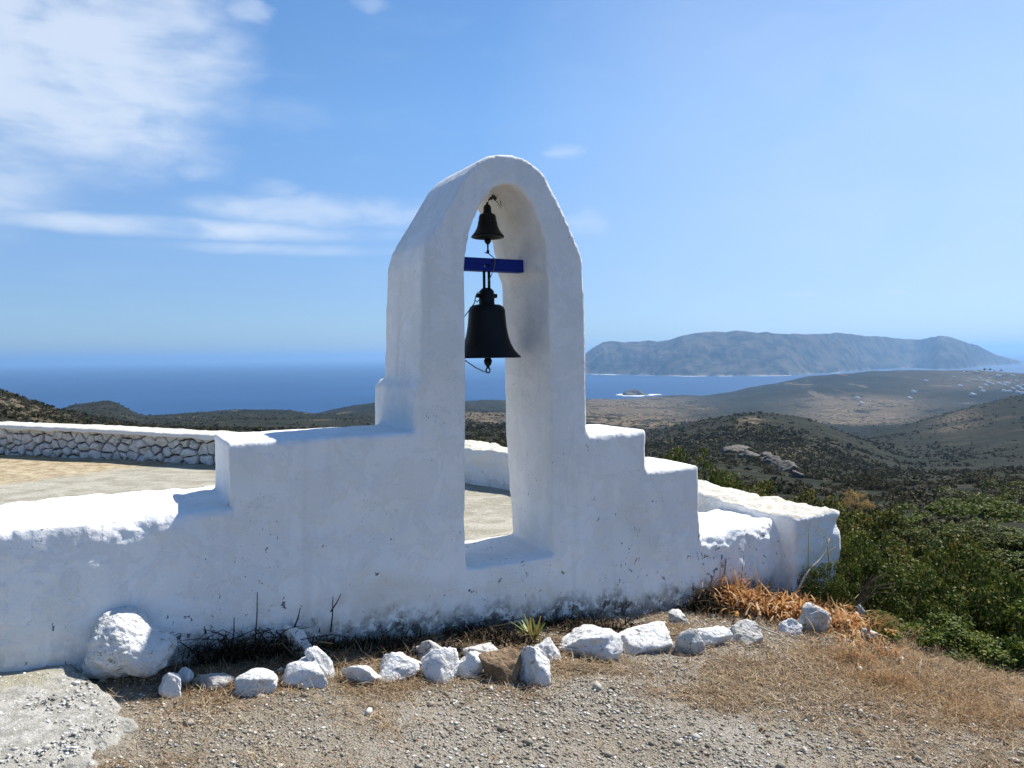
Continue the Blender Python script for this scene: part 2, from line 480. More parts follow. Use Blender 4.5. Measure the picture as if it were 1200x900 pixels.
# ------------------------------------------------------------------ terrain
CP = {  # photo column: list of (distance, pixels below the level horizon)
 -500: [(20, 110), (60, 60), (150, 30), (300, 5), (500, -5), (900, 30), (1500, 80), (2000, 90)],
 -200: [(20, 110), (60, 76), (150, 48), (300, 22), (420, 20), (700, 60), (1200, 100), (1900, 92)],
 0:    [(20, 110), (40, 82), (100, 58), (200, 42), (320, 32), (450, 50), (700, 80), (1100, 90), (1800, 95)],
 40:   [(20, 110), (40, 84), (100, 67), (200, 54), (370, 44), (500, 56), (800, 75), (1100, 80), (1800, 95)],
 75:   [(20, 112), (40, 88), (100, 74), (200, 64), (420, 52), (560, 60), (900, 54), (1200, 75), (1800, 95)],
 130:  [(20, 114), (40, 92), (100, 80), (200, 72), (420, 66), (600, 66), (900, 47), (1150, 65), (1800, 95)],
 165:  [(20, 116), (40, 94), (100, 84), (200, 77), (420, 74), (700, 72), (1000, 65), (1300, 80), (1900, 90)],
 250:  [(20, 118), (40, 96), (80, 87), (200, 81), (420, 77), (700, 70), (1100, 57), (1400, 70), (1900, 90)],
 340:  [(20, 120), (40, 98), (80, 89), (200, 82), (420, 78), (700, 70), (1100, 58), (1400, 72), (1900, 85)],
 385:  [(20, 122), (40, 99), (80, 90), (200, 83), (420, 78), (700, 72), (1100, 67), (1400, 66), (1900, 80)],
 440:  [(20, 124), (40, 100), (80, 92), (200, 84), (420, 79), (700, 72), (1100, 63), (1500, 56), (1900, 75)],
 550:  [(20, 130), (40, 104), (80, 95), (200, 86), (420, 79), (700, 72), (1100, 63), (1800, 54), (2200, 66)],
 690:  [(20, 150), (40, 118), (80, 102), (200, 92), (420, 86), (700, 80), (1100, 69), (1700, 57), (2300, 51), (2700, 56)],
 760:  [(20, 170), (40, 135), (80, 122), (200, 112), (420, 98), (700, 86), (1100, 74), (1700, 60), (2300, 50), (2700, 56)],
 830:  [(20, 190), (40, 155), (80, 138), (150, 124), (300, 98), (470, 77), (700, 84), (1000, 79), (1500, 66), (2000, 57), (2500, 50), (2900, 55)],
 880:  [(20, 200), (40, 165), (80, 145), (150, 125), (300, 94), (470, 70), (700, 84), (1000, 81), (1500, 69), (2000, 56), (2600, 38), (3000, 48)],
 950:  [(20, 205), (40, 172), (80, 152), (150, 135), (300, 105), (470, 80), (680, 100), (1000, 90), (1500, 72), (2000, 54), (2700, 28), (3200, 40)],
 1000: [(20, 205), (40, 175), (80, 158), (150, 144), (300, 120), (450, 101), (680, 110), (1000, 93), (1500, 75), (2000, 56), (2800, 23), (3300, 38)],
 1060: [(20, 205), (40, 176), (80, 160), (150, 150), (300, 138), (500, 115), (800, 88), (1100, 90), (1500, 76), (2000, 56), (2900, 22), (3400, 38)],
 1130: [(20, 205), (40, 175), (80, 160), (150, 150), (300, 138), (500, 112), (850, 69), (1200, 77), (1600, 68), (2000, 55), (3000, 24), (3500, 38)],
 1200: [(20, 205), (40, 172), (80, 156), (150, 148), (300, 136), (500, 104), (900, 53), (1300, 64), (2000, 52), (3200, 27), (3700, 38)],
 1500: [(20, 205), (40, 165), (80, 148), (150, 138), (300, 120), (500, 85), (950, 30), (1400, 45), (2000, 50), (3200, 26), (3700, 38)],
 2000: [(20, 180), (40, 140), (80, 110), (150, 95), (300, 80), (500, 60), (950, 25), (1400, 45), (2000, 55), (3200, 28), (3700, 38)],
}
CX = sorted(CP)
CAZ = np.array([math.atan((x-600)/900) for x in CX])
RG = np.exp(np.linspace(math.log(4.0), math.log(4600), 420))
def col_profile(x):
    az = math.atan((x-600)/900); ca = max(.45, math.cos(az))
    r = np.array([a for a, b in CP[x]]); z = np.array([CZ-b/900*a*ca for a, b in CP[x]])
    r = np.concatenate([[4, 9], r]); z = np.concatenate([[-.1, -.55 if x < 700 else -1.0], z])
    zz = np.interp(np.log(RG), np.log(r), z)
    last = r[-1]
    over = np.clip((RG-last)/(.22*last), 0, 1)
    zz = np.where(RG > last, z[-1] + (SEA-18-z[-1])*sstep(0, 1, over), zz)
    k = np.array([1, 2, 3, 4, 3, 2, 1], float); k /= k.sum()
    zz = np.convolve(np.pad(zz, 3, 'edge'), k, 'valid')
    return zz
ZT = np.stack([col_profile(x) for x in CX])          # columns x rings
def az_interp(az):
    az = np.clip(az, CAZ[0], CAZ[-1])
    i = np.clip(np.searchsorted(CAZ, az)-1, 0, len(CAZ)-2)
    f = (az-CAZ[i])/(CAZ[i+1]-CAZ[i])
    return i, f
# smooth across azimuth: sample finely then blur
AZF = np.linspace(CAZ[0], CAZ[-1], 700)
_i, _f = az_interp(AZF)
ZF = ZT[_i]*(1-_f)[:, None] + ZT[_i+1]*_f[:, None]
_k = np.hanning(17)[1:-1]; _k /= _k.sum()
ZF = np.stack([np.convolve(np.pad(ZF[:, j], 7, 'edge'), _k, 'valid') for j in range(ZF.shape[1])], 1)

def hill_z(X, Y, noise=True):
    X = np.asarray(X, float); Y = np.asarray(Y, float)
    r = np.hypot(X, Y); az = np.arctan2(X, Y)
    a = np.clip((az-AZF[0])/(AZF[-1]-AZF[0])*(len(AZF)-1), 0, len(AZF)-1.001)
    b = np.clip((np.log(np.maximum(r, 4.0))-math.log(4.0))/(math.log(4600)-math.log(4.0))*(len(RG)-1), 0, len(RG)-1.001)
    i = a.astype(int); j = b.astype(int); fa = a-i; fb = b-j
    z = (ZF[i, j]*(1-fa)*(1-fb)+ZF[i+1, j]*fa*(1-fb)+ZF[i, j+1]*(1-fa)*fb+ZF[i+1, j+1]*fa*fb)
    if noise:
        amp = np.clip((r-25)/120, 0, 1)
        n1 = fbm2(X, Y, 1/260., octaves=5, seed=3)
        n2 = fbm2(X, Y, 1/55., octaves=4, seed=9)
        z = z + amp*(n1*np.minimum(r*.0095, 15) + n2*np.minimum(r*.0040, 3.4))
    return z

# plateau edge on the right (beyond it the ground drops away)
EDGE = [(1.0, 9.5), (2.35, 6.2), (2.55, 5.3), (2.66, 4.6), (3.3, 4.05), (6.0, 3.1), (9.0, 1.1)]
def edge_dist(X, Y):
    """positive beyond the edge"""
    best = np.full(np.shape(X), 1e9); sgn = np.zeros(np.shape(X))
    for (ax, ay), (bx, by) in zip(EDGE[:-1], EDGE[1:]):
        dx, dy = bx-ax, by-ay; L2 = dx*dx+dy*dy
        t = np.clip(((X-ax)*dx+(Y-ay)*dy)/L2, 0, 1)
        qx, qy = X-(ax+t*dx), Y-(ay+t*dy)
        d = np.hypot(qx, qy); s = dx*(Y-ay)-dy*(X-ax)     # >0: left of the direction = beyond
        m = d < best-1e-9
        best = np.where(m, d, best); sgn = np.where(m, np.sign(s), sgn)
    return best*sgn

COURT_Z = CZ-1.45
def ground_z(X, Y, fine=True):
    X = np.asarray(X, float); Y = np.asarray(Y, float)
    s = wall_s(X, Y)
    front = -.09*np.clip(X, -4, 6)
    behind = np.full(np.shape(X), COURT_Z-.12)
    m = sstep(.1, .45, s)
    z = front*(1-m)+behind*m
    d = edge_dist(X, Y)
    z = z - .60*np.maximum(0, d) - .05*sstep(-.5, 0, d)
    if fine:
        z = z + .022*fbm2(X, Y, 1.7, octaves=4, seed=21)*(1-m) + .010*fbm2(X, Y, 9, octaves=3, seed=31)
    return z

def on_ground(x, y, fine=False):
    d = ray(x, y); o = np.array([0, 0, CZ])
    t0 = .5
    for t in np.arange(.5, 30, .02):
        p = o+d*t
        if p[2] < float(ground_z(p[0], p[1], fine)):
            return p
    return o+d*5
def on_hill(x, y, t0=25.0):
    d = ray(x, y)
    T = np.exp(np.linspace(math.log(t0), math.log(6000), 2500))
    P = np.array([0, 0, CZ])+d[None, :]*T[:, None]
    h = hill_z(P[:, 0], P[:, 1])
    k = np.argmax(P[:, 2] < h)
    return P[k]

# local ground sheet
def grid(x0, x1, y0, y1, nx, ny, zf):
    xs = np.linspace(x0, x1, nx); ys = np.linspace(y0, y1, ny)
    X, Y = np.meshgrid(xs, ys)
    Z = zf(X, Y)
    v = np.stack([X.ravel(), Y.ravel(), Z.ravel()], 1)
    i = np.arange(nx*ny).reshape(ny, nx)
    f = np.stack([i[:-1, :-1].ravel(), i[:-1, 1:].ravel(), i[1:, 1:].ravel(), i[1:, :-1].ravel()], 1)
    return v, f
def gz_border(X, Y):
    z = ground_z(X, Y)
    b = np.maximum.reduce([sstep(-11.5, -13, X), sstep(8, 9.5, X), sstep(15.0, 16.5, Y)])
    return z - 5*b
xs = np.concatenate([np.linspace(-13, -3.2, 60), np.linspace(-3.15, 4.6, 330), np.linspace(4.7, 9.5, 40)])
ys = np.concatenate([np.linspace(-8, 1.9, 50), np.linspace(1.93, 5.6, 170), np.linspace(5.65, 16.5, 120)])
X, Y = np.meshgrid(xs, ys); Z = gz_border(X, Y)
gi = np.arange(X.size).reshape(X.shape)
gf = np.stack([gi[:-1, :-1].ravel(), gi[:-1, 1:].ravel(), gi[1:, 1:].ravel(), gi[1:, :-1].ravel()], 1)
ground = struct(make_obj('ground', np.stack([X.ravel(), Y.ravel(), Z.ravel()], 1), gf, M['ground']))
def straw_density(X, Y):
    pat = fbm2(X, Y, 1.1, octaves=4, seed=77); pat2 = fbm2(X, Y, 3.3, octaves=3, seed=79)
    rowd = Y-(3.75+.05*X)
    return np.clip(.10-pat*1.2+pat2*.45+.55*np.exp(-((rowd+.16)/.20)**2)+.5*sstep(-.05, .1, rowd)+.40*sstep(.7, 2.2, X)+.3*sstep(-.6, -1.6, X), .02, 1)
ga = ground.data.attributes.new('litter', 'FLOAT', 'POINT'); ga.data.foreach_set('value', straw_density(X, Y).ravel().astype(np.float32))

# hills: polar sheet
az = np.concatenate([np.linspace(-math.pi, -.95, 60)[:-1], np.linspace(-.95, .95, 900), np.linspace(.95, math.pi, 60)[1:]])
rr = np.exp(np.linspace(math.log(4.5), math.log(4550), 430))
A, R = np.meshgrid(az, rr)
HX, HY = R*np.sin(A), R*np.cos(A)
HZ = hill_z(HX, HY)
inside = sstep(15.5, 13.5, np.abs(HY-4.0)+0*HX)*sstep(9.3, 7.5, HX)*sstep(-12.8, -11, HX)
HZ = HZ - 3.0*inside
hi_ = np.arange(HX.size).reshape(HX.shape)
hf = np.stack([hi_[:-1, :-1].ravel(), hi_[1:, :-1].ravel(), hi_[1:, 1:].ravel(), hi_[:-1, 1:].ravel()], 1)[:, ::-1]
hills = struct(make_obj('hills', np.stack([HX.ravel(), HY.ravel(), HZ.ravel()], 1), hf, M['hills']))
# cultivated ground by region of the map
xi = 600+900*np.tan(np.clip(A, -1.2, 1.2))
def blob(cx, wx, r0, r1):
    return np.exp(-((xi-cx)/wx)**2)*sstep(r0*.85, r0, R)*sstep(r1*1.12, r1, R)
fld = np.clip(blob(735, 75, 700, 2250)*1.25 + blob(1010, 75, 1250, 1900)*1.2 + blob(1150, 90, 2300, 3100)*.5
              + blob(1120, 30, 640, 770)*.6 + blob(560, 60, 350, 900)*.9 + blob(20, 60, 90, 330)*.75 + blob(880, 14, 330, 380)*1.1
              + blob(930, 30, 190, 250)*.5 + blob(1190, 25, 190, 240)*.9, 0, 1)
fa = hills.data.attributes.new('field', 'FLOAT', 'POINT'); fa.data.foreach_set('value', fld.ravel().astype(np.float32))

# sea
v, f = grid(-70000, 70000, -2000, 70000, 71, 37, lambda x, y: np.full(x.shape, SEA))
struct(make_obj('sea', v, f, M['sea'], smooth=False))

# island across the strait
SH = [(640, 5600), (690, 6000), (740, 5700), (800, 5300), (860, 5250), (920, 5250), (980, 6000), (1040, 7200), (1070, 7600), (1100, 6900), (1130, 7200), (1160, 8600), (1186, 9400)]
RP = [(640, 430), (675, 424), (689, 412.5), (696, 407), (707, 400.6), (717, 400), (732, 401), (751, 400.6), (761, 398.4), (769, 400), (784, 398.4), (801, 393), (814, 390.4), (838, 388.7), (851, 389.3), (864, 387), (881, 388.7), (888, 389.7), (899, 388.2),
      (907, 390.4), (938, 391.3), (972, 391.3), (981, 389.8), (996, 391.3), (1014, 394), (1035, 394.3), (1048, 396), (1079, 398), (1092, 395), (1102, 393.4), (1113, 395), (1131, 400.6), (1146, 405), (1167, 415.7), (1196, 423.5)]
RD = [(x, y-425+.0133*x) for x, y in RP]
ixs = np.linspace(655, 1196, 520)
sh_d = np.interp(ixs, [a for a, b in SH], [b for a, b in SH]); rd_e = np.interp(ixs, [a for a, b in RD], [b for a, b in RD])
kk = np.hanning(13)[1:-1]; kk /= kk.sum()
sh_d = np.convolve(np.pad(sh_d, 5, 'edge'), kk, 'valid')
tt = np.linspace(-.06, 1.0, 90)
IV = []
for k, x in enumerate(ixs):
    a = math.atan((x-600)/900); ca = math.cos(a)
    d0 = sh_d[k]; L = 1600*min(1, (1200-x)/120+.1)*min(1, (x-640)/50+.15)
    dr = d0+.42*L
    top = max(4, (CZ-rd_e[k]/900*dr*ca)-SEA)
    for t in tt:
        d = d0+t*L
        if t < .42: h = top*(max(0, t)/.42)**.8
        else: h = top*(1-((t-.42)/.58)**1.6)
        if t < 0: h = t*300
        IV.append((d*math.sin(a), d*math.cos(a), SEA+h, top, min(1, max(0, t)/.42)))
IV = np.array(IV)
nz = fbm2(IV[:, 0], IV[:, 1], 1/900., octaves=6, seed=41); nr = 1-np.abs(fbm2(IV[:, 0], IV[:, 1], 1/700., octaves=4, seed=43))*2
hgt = IV[:, 2]-SEA
w = np.sin(np.clip(hgt/np.maximum(IV[:, 3], 1), 0, 1)*math.pi)**1.3*np.clip(IV[:, 3]/200, 0, 1)
sp = fbm2(np.arctan2(IV[:, 0], IV[:, 1])*26, IV[:, 4]*.9, 1.0, octaves=4, seed=47)
IV[:, 2] = np.where(hgt > 0, SEA+hgt+w*(nz*55+nr*55+sp*85-45)+np.clip(hgt/60, 0, 1)*fbm2(IV[:, 0], IV[:, 1], 1/160., octaves=4, seed=45)*9, IV[:, 2])
ii = np.arange(len(IV)).reshape(len(ixs), len(tt))
IF = np.stack([ii[:-1, :-1].ravel(), ii[1:, :-1].ravel(), ii[1:, 1:].ravel(), ii[:-1, 1:].ravel()], 1)
struct(make_obj('island', IV[:, :3], IF, M['island']))
# surf along its shore and round the islet
sv, sf = [], []
prev = None
for k, x in enumerate(np.linspace(672, 985, 500)):
    a = math.atan((x-600)/900)
    d0 = float(np.interp(x, ixs, sh_d))
    wdt = 130*max(0, .25+1.2*float(fbm(np.array([[x*.06, .5, .2]]), 3, 61)[0]))*(1.2 if x < 760 else .8)
    if wdt > 4:
        q = [((d0+e)*math.sin(a), (d0+e)*math.cos(a), SEA+.6) for e in (-wdt, 30)]
        b = len(sv); sv += q
        if prev is not None: sf.append((prev, b, b+1, prev+1))
        prev = b
    else: prev = None
isl = on_hill(745, 461) * 0
d = ray(746, 463); pi_ = np.array([0, 0, CZ])+d*((SEA-CZ)/d[2])
b0 = len(sv)
for k in range(40):
    w = 2*math.pi*k/40; r1 = 1+.25*math.sin(3*w+1)+.15*math.sin(7*w)
    sv += [(pi_[0]+62*math.cos(w)*.8, pi_[1]+50*math.sin(w)*.8, SEA+.6), (pi_[0]+72*r1*math.cos(w), pi_[1]+75*r1*math.sin(w), SEA+.6)]
for k in range(40):
    j = (k+1) % 40; sf.append((b0+2*k, b0+2*k+1, b0+2*j+1, b0+2*j))
stuff(make_obj('surf', sv, sf, M['foam'], smooth=False), 'white surf breaking along the island shore and islet', 'surf')

# ------------------------------------------------------------------ rocks
ICO = {}
def ico(sub):
    if sub not in ICO:
        bm = bmesh.new(); bmesh.ops.create_icosphere(bm, subdivisions=sub, radius=1)
        ICO[sub] = (np.array([v.co[:] for v in bm.verts]), np.array([[v.index for v in f.verts] for f in bm.faces])); bm.free()
    return ICO[sub]
def rock_verts(seed, sub=4, planes=11, sharp=14, rough=.05):
    rg = np.random.default_rng(seed)
    d, f = ico(sub)
    n = rg.normal(size=(planes, 3)); n /= np.linalg.norm(n, axis=1)[:, None]
    c = rg.uniform(.45, .9, planes)
    dw = d+.10*np.stack([fbm(d*2.2+seed+k*7.7, 3, seed+k) for k in range(3)], 1)
    q = np.maximum(dw@n.T, .02)/c
    q = np.concatenate([q, np.full((len(d), 1), 1/1.15)], 1)
    r = 1/((q**sharp).sum(1)**(1/sharp))
    v = d*r[:, None]
    v *= (1+rough*1.5*fbm(d*2.6+seed, 4, seed))[:, None]
    v *= (1+rough*.7*fbm(d*8+seed, 4, seed+5))[:, None]
    lo, hi = v.min(0), v.max(0)
    return (v-(lo+hi)/2)/((hi-lo)/2), f
def rock(name, label, mat, x, yb, wpx, hpx, depth=.8, seed=1, tilt=0.0, group=None, cat='rock', sink=.60, base=None, Y=None, planes=12, rough=.06, sub=5):
    """rock whose foot is at photo pixel (x,yb)"""
    p = on_ground(x, yb) if base is None else base
    Yd = p[1]
    w, h = wpx*Yd/900*(1.1 if sink == .60 else 1.0), hpx*Yd/900*(.88 if sink == .60 else 1.0)
    kb = (Yd+w/2*depth*.8)/Yd; w *= kb; h *= kb
    v, f = rock_verts(seed, sub, planes, 40, rough)
    v = v*np.array([w/2, w/2*depth, h/2*(1+sink)])
    if tilt:
        co, si = math.cos(tilt), math.sin(tilt)
        v = np.stack([v[:, 0]*co-v[:, 2]*si, v[:, 1], v[:, 0]*si+v[:, 2]*co], 1)
    lo = v[:, 2].min()
    o = make_obj(name, v-np.array([0, 0, lo]), f, mat)
    bx_, by_ = p[0]*kb, p[1]*kb
    o.location = (bx_, by_, float(ground_z(bx_, by_))-h*sink)
    tag(o, label, cat, group)
    return o

G1 = 'whitewashed stones edging the bed below the wall'
def boulder_verts(seed, lobes, sub=6, rough=.065):
    d, f = ico(sub)
    r = np.zeros(len(d))
    for c, a in lobes:                                  # farthest hit of each ray with each ellipsoid
        c, a = np.array(c), np.array(a)
        A_ = ((d/a)**2).sum(1); B_ = (d*c/a**2).sum(1); C_ = ((c/a)**2).sum()-1
        disc = B_*B_-A_*C_
        t_ = np.where(disc > 0, (B_+np.sqrt(np.maximum(disc, 0)))/A_, 0)
        r = np.log(np.exp(14*r)+np.exp(14*np.maximum(t_, 0)))/14
    v = d*r[:, None]
    v = v*(1+rough*1.6*fbm(d*2.1+seed, 4, seed)+rough*.8*fbm(d*6+seed, 4, seed+3))[:, None]
    lo, hi = v.min(0), v.max(0)
    return (v-(lo+hi)/2)/((hi-lo)/2), f
_rv = rock_verts
rock_verts = lambda *a, **k: boulder_verts(4, [((-.12, 0, .05), (.62, .6, .82)), ((.45, -.05, -.2), (.45, .5, .52)), ((-.45, 0, -.35), (.4, .5, .5))])
rock('boulder', 'large whitewashed boulder with a humped top against the wall', M['rock_white'], 154, 807, 104, 78, .85, 4, 0, None, 'boulder', .10, planes=10, rough=.13, sub=6)
rock_verts = _rv
RK = [
 ('rough white stone leaning on the foot of the large boulder', 'rock_white', 200, 818, 28, 32, 3, .2),
 ('small pale stone wedged beside the stone at the large boulder', 'rock_white', 217, 803, 19, 20, 5, 0),
 ('flat pale stone half buried in straw, first past the boulder', 'rock_grey', 250, 811, 44, 15, 6, .05),
 ('oval white stone lying alone in straw below the burnt shrub', 'rock_white', 299, 818, 47, 25, 7, .25),
 ('wedge shaped white stone under the narrow diagonal slab', 'rock_white', 357, 808, 56, 32, 8, .3),
 ('flat topped white stone with a black right end', 'rock_white', 425, 803, 44, 23, 12, 0),
 ('blocky white stone between the black ended and the tall stacked stones', 'rock_white', 467, 799, 50, 28, 14, .08),
 ('grey stone standing behind the row of white edging stones', 'rock_grey', 502, 778, 44, 25, 15, -.1),
 ('jagged white stone stacked in front of a grey one', 'rock_white', 516, 802, 46, 40, 16, -.35),
 ('rounded white stone just left of the brown fieldstone', 'rock_white', 548, 796, 42, 32, 17, 0),
 ('pale stone lying behind the brown fieldstone', 'rock_grey', 563, 779, 40, 18, 18, 0),
 ('brown bare fieldstone among the whitewashed stones', 'rock_brown', 588, 799, 46, 36, 19, .1),
 ('chunky white stone with a dark shaded side, right of the brown fieldstone', 'rock_white', 624, 804, 46, 46, 21, .45),
 ('pale stone tucked behind the chunky stone by the brown one', 'rock_white', 641, 775, 36, 26, 22, 0),
 ('long white block, largest of the edging stones below the arch', 'rock_white', 691, 772, 70, 33, 23, .02),
 ('low white slab stone right of the long white block', 'rock_white', 752, 765, 66, 25, 28, .10),
 ('leaning triangular pale stone in straw near the dry leaves', 'rock_grey', 810, 768, 38, 27, 31, -.5),
 ('flat white stone between the triangular stone and the grey faced slab', 'rock_white', 836, 759, 42, 21, 33, .05),
 ('grey faced angular slab at the edge of the dry leaf heap', 'rock_grey', 872, 756, 46, 27, 35, -.1),
 ('small rounded white stone beside the bigger stone in dry leaves', 'rock_white', 927, 745, 26, 19, 36, 0),
 ('pale grey domed stone bedded in orange dry leaves', 'rock_grey', 955, 743, 46, 32, 38, -.2),
 ('narrow upright pale stone under the shrub at the end of the row', 'rock_grey', 1006, 730, 16, 26, 39, .2),
 ('small pale stone at the far end of the row by the shrub', 'rock_grey', 1018, 752, 17, 14, 40, 0),
 ('small dark sided stone close to the wall foot, left of the dry leaves', 'rock_grey', 795, 731, 26, 16, 26, -.2),
 ('dull grey flat stone in the wall shadow behind the boulder', 'rock_grey', 234, 778, 40, 16, 43, .1),
]
for lab, mt, x, y, w, h, sd, tl in RK:
    rock('stone', lab, M[mt], x, y, w, h, .75, sd, tl, G1)
rock('stone', 'narrow diagonal white slab resting on the wedge shaped stone', M['rock_white'], 380, 801, 24, 50, .8, 51, .55, G1)
rock('stone', 'thin upright white stone leaning in the shade of the wall', M['rock_white'], 354, 772, 24, 48, .55, 52, .35, G1)

# ------------------------------------------------------------------ bell wall
mb = MB()
hT = lambda h: CZ-h
u_at = lambda x, y=520: wp(x, y)[0]
uL, uS0, uB0, uB1 = -5.6, u_at(268), u_at(488), u_at(689)
uT1, uT2, uE = u_at(758), u_at(819), u_at(924, 620)
BOT = -.9
def box_us(u0, u1, s0, s1, z0, z1, du=0.0):
    prism_uz(mb, [(u0, z0), (u0, z1), (u1, z1+du), (u1, z0)], [(u0, z0), (u0, z1), (u1, z1+du), (u1, z0)], s0, s1)
box_us(uL, uE, 0, .60, BOT, hT(1.20))                      # lower course
box_us(uL, uB0, 0.0, .74, BOT, hT(.712))                    # low wall on the left (thick)
box_us(uS0, uB0+.1, 0, .55, BOT, hT(.402))                  # left shoulder
box_us(uB1-.1, uT1, 0, .55, BOT, hT(.474), -.004)           # right upper step
box_us(uB1-.1, uT2, 0, .53, BOT, hT(.735), -.004)           # right lower step
FO = [(487, 507), (487.5, 457), (491.5, 440), (492.5, 400), (493, 360), (495, 305), (500, 285), (509, 268), (520, 250), (537, 220), (548, 202), (557, 192), (565, 186), (573, 182), (588, 180),
      (602, 181), (612, 184), (620, 188), (631, 197), (640, 207), (653, 233), (660, 247), (667, 263), (683, 303), (685, 330), (685.5, 360), (687, 447), (689, 507)]
fo = [wp(x, y) for x, y in FO]
fo = [(fo[0][0], BOT)] + fo + [(fo[-1][0], BOT)]
TB = .585
prism_uz(mb, fo, fo, 0, TB)
# swollen foot of the gable on its left flank
zf1 = wp(487, 452)[1]
prism_uz(mb, [(uB0+.12, hT(.6)), (uB0-.006, hT(.6)), (uB0-.006, zf1-.015), (uB0+.02, zf1+.02), (uB0+.12, zf1+.02)], [(uB0+.12, hT(.6)), (uB0-.02, hT(.6)), (uB0-.02, zf1-.015), (uB0+.02, zf1+.03), (uB0+.12, zf1+.03)], 0, .655)
FI = [(545.5, 668), (545.5, 450), (544.5, 380), (544, 320), (547, 287), (553, 263), (563, 240), (577, 222), (587, 216.5), (600, 216), (611, 223), (623, 238), (633, 263), (641, 293), (643, 327), (644.5, 393), (646, 460), (648, 650)]
BR = {17: (600, 634), 16: (592, 460), 15: (590, 393), 14: (588, 327), 13: (580, 280)}
zs = hT(1.186)
fi = [wp(x, y) for x, y in FI]
bi = []
for k, (u, z) in enumerate(fi):
    if k in BR:
        ub = wp(*BR[k], TB)[0]
    else: ub = u-.01 if k < 8 else u
    bi.append((ub, z))
u9 = bi[13][0]-fi[13][0]
for k, wgt in ((12, .8), (11, .6), (10, .4), (9, .2)): bi[k] = (fi[k][0]+u9*wgt, fi[k][1])
fi[0] = (fi[0][0], zs); bi[0] = (bi[0][0], zs+.004); fi[-1] = (fi[-1][0], zs); bi[-1] = (bi[-1][0], zs+.004)
def ext(fr, bk, k0, k1):
    L = lambda k: [(a[0]+(b[0]-a[0])*k, a[1]+(b[1]-a[1])*k) for a, b in zip(fr, bk)]
    return L(k0), L(k1)
cm = MB()
a_, b_ = ext(fi, bi, -.25, 1.5)
prism_uz(cm, a_, b_, -.25*TB, 1.5*TB)
co, no, fc = solidify('wall', mb, .013, 2, [cm])
s = (co[:, :2]-P0)@N; uu = (co[:, :2]-P0)@U
gz0 = -.09*co[:, 0]
hgt = co[:, 2]-gz0
low = sstep(.75, .1, hgt)*sstep(.25, -.02, s)
co[:, :2] -= (N[None, :]*(low*.035)[:, None])
amp = .0022+.0028*sstep(1.7, 1.3, hgt)+.0045*sstep(1.0, .2, hgt)
toplow = sstep(hT(.78), hT(.70), co[:, 2])*sstep(uS0, uS0-.05, uu)
amp = amp+.012*toplow
co += no*((fbm(co*4.5, 3, 71)*amp*1.3)+(fbm(co*17, 3, 73)*amp*.55))[:, None]
# worn, ragged front arrises of the ledges
def worn_edge(u0, u1, zt, r0, r1, sd):
    global co
    s_ = (co[:, :2]-P0)@N; u_ = (co[:, :2]-P0)@U
    r = r0+(r1-r0)*np.clip(.5+1.3*fbm(np.stack([u_*5, u_*0+sd, co[:, 2]*0], 1), 4, sd), 0, 1)
    a, b = s_, zt-co[:, 2]
    k = (u_ > u0) & (u_ < u1) & (a < r) & (b < r) & (b > -.06)
    d_ = np.hypot(r-a, r-b); sc_ = np.where(k & (d_ > r), r/np.maximum(d_, 1e-6), 1.0)
    sc_ = np.where(sc_ < 1, sc_*(1+.10*fbm(co*26, 3, sd+5)), 1.0)
    na, nb2 = r-(r-a)*sc_, r-(r-b)*sc_
    m_ = k & (d_ > r)
    co[m_, :2] += (N[None]*(na-a)[:, None])[m_]; co[m_, 2] = (zt-nb2)[m_]
worn_edge(uL, uS0+.02, hT(.712), .02, .105, 301)
worn_edge(uS0, uB0-.01, hT(.402), .008, .03, 302)
worn_edge(uB1+.01, uT1+.01, hT(.474), .015, .055, 303)
worn_edge(uT1+.005, uT2+.01, hT(.737), .012, .04, 304)
worn_edge(uT2, uE+.05, hT(1.20), .03, .10, 305)
ul = (co[:, :2]-P0)@U
co += no*(np.where(ul > uT2+.02, 1, 0)*sstep(-.2, .1, co[:, 2])*(fbm(co*6, 3, 311)*.022))[:, None]
co += no*((sstep(.75, .2, hgt)*.5+.12)*fbm(co*30, 3, 313)*.0035)[:, None]
fcn = np.asarray(fc)
fcen = co[fcn].mean(1); fu = (fcen[:, :2]-P0)@U
is_g = (fu > uB0-.035) & (fu < uB1+.01) & (fcen[:, 2] > hT(.47)) & ~((fu < uB0-.01) & (fcen[:, 2] < hT(.395)))
bell_wall = thing('bell_wall', 'whitewashed wall with stepped shoulders rising to a tall arched bell gable', 'wall', (0, 0, 0))
def sub_mesh(name, mask, mat, parent):
    f = fcn[mask]; ids, inv = np.unique(f, return_inverse=True)
    return make_obj(name, co[ids], inv.reshape(f.shape), mat, parent)
sub_mesh('stepped_wall', ~is_g, M['plaster'], bell_wall)
sub_mesh('arch', is_g, M['plaster'], bell_wall)

# ------------------------------------------------------------------ beam, bells, cords
SB = .29
bx0, bz0a = wp(545, 302, SB); _, bz0b = wp(545, 317, SB)
uj0, uj1 = wp(520, 310, SB)[0], wp(618, 310, SB)[0]
zc, hz = (bz0a+bz0b)/2, abs(bz0a-bz0b)/2
bm_ = MB()
hu = wp(568, 312, SB)[0]; hw, hh = .018, .008; hzc = wp(568, 312, SB)[1]
def ub(u0, u1, z0, z1):
    c = W((u0+u1)/2, SB, (z0+z1)/2); bm_.box(c, (u1-u0)/2, .035, (z1-z0)/2, TH)
zlo, zhi = zc-hz, zc+hz
ub(uj0, hu-hw, zlo, zhi); ub(hu+hw, uj1, zlo, zhi); ub(hu-hw, hu+hw, hzc+hh, zhi); ub(hu-hw, hu+hw, zlo, hzc-hh)
beam = bm_.obj('beam', M['blue'], None, False)
bm2 = bmesh.new(); bm2.from_mesh(beam.data); bmesh.ops.remove_doubles(bm2, verts=bm2.verts[:], dist=.0005)
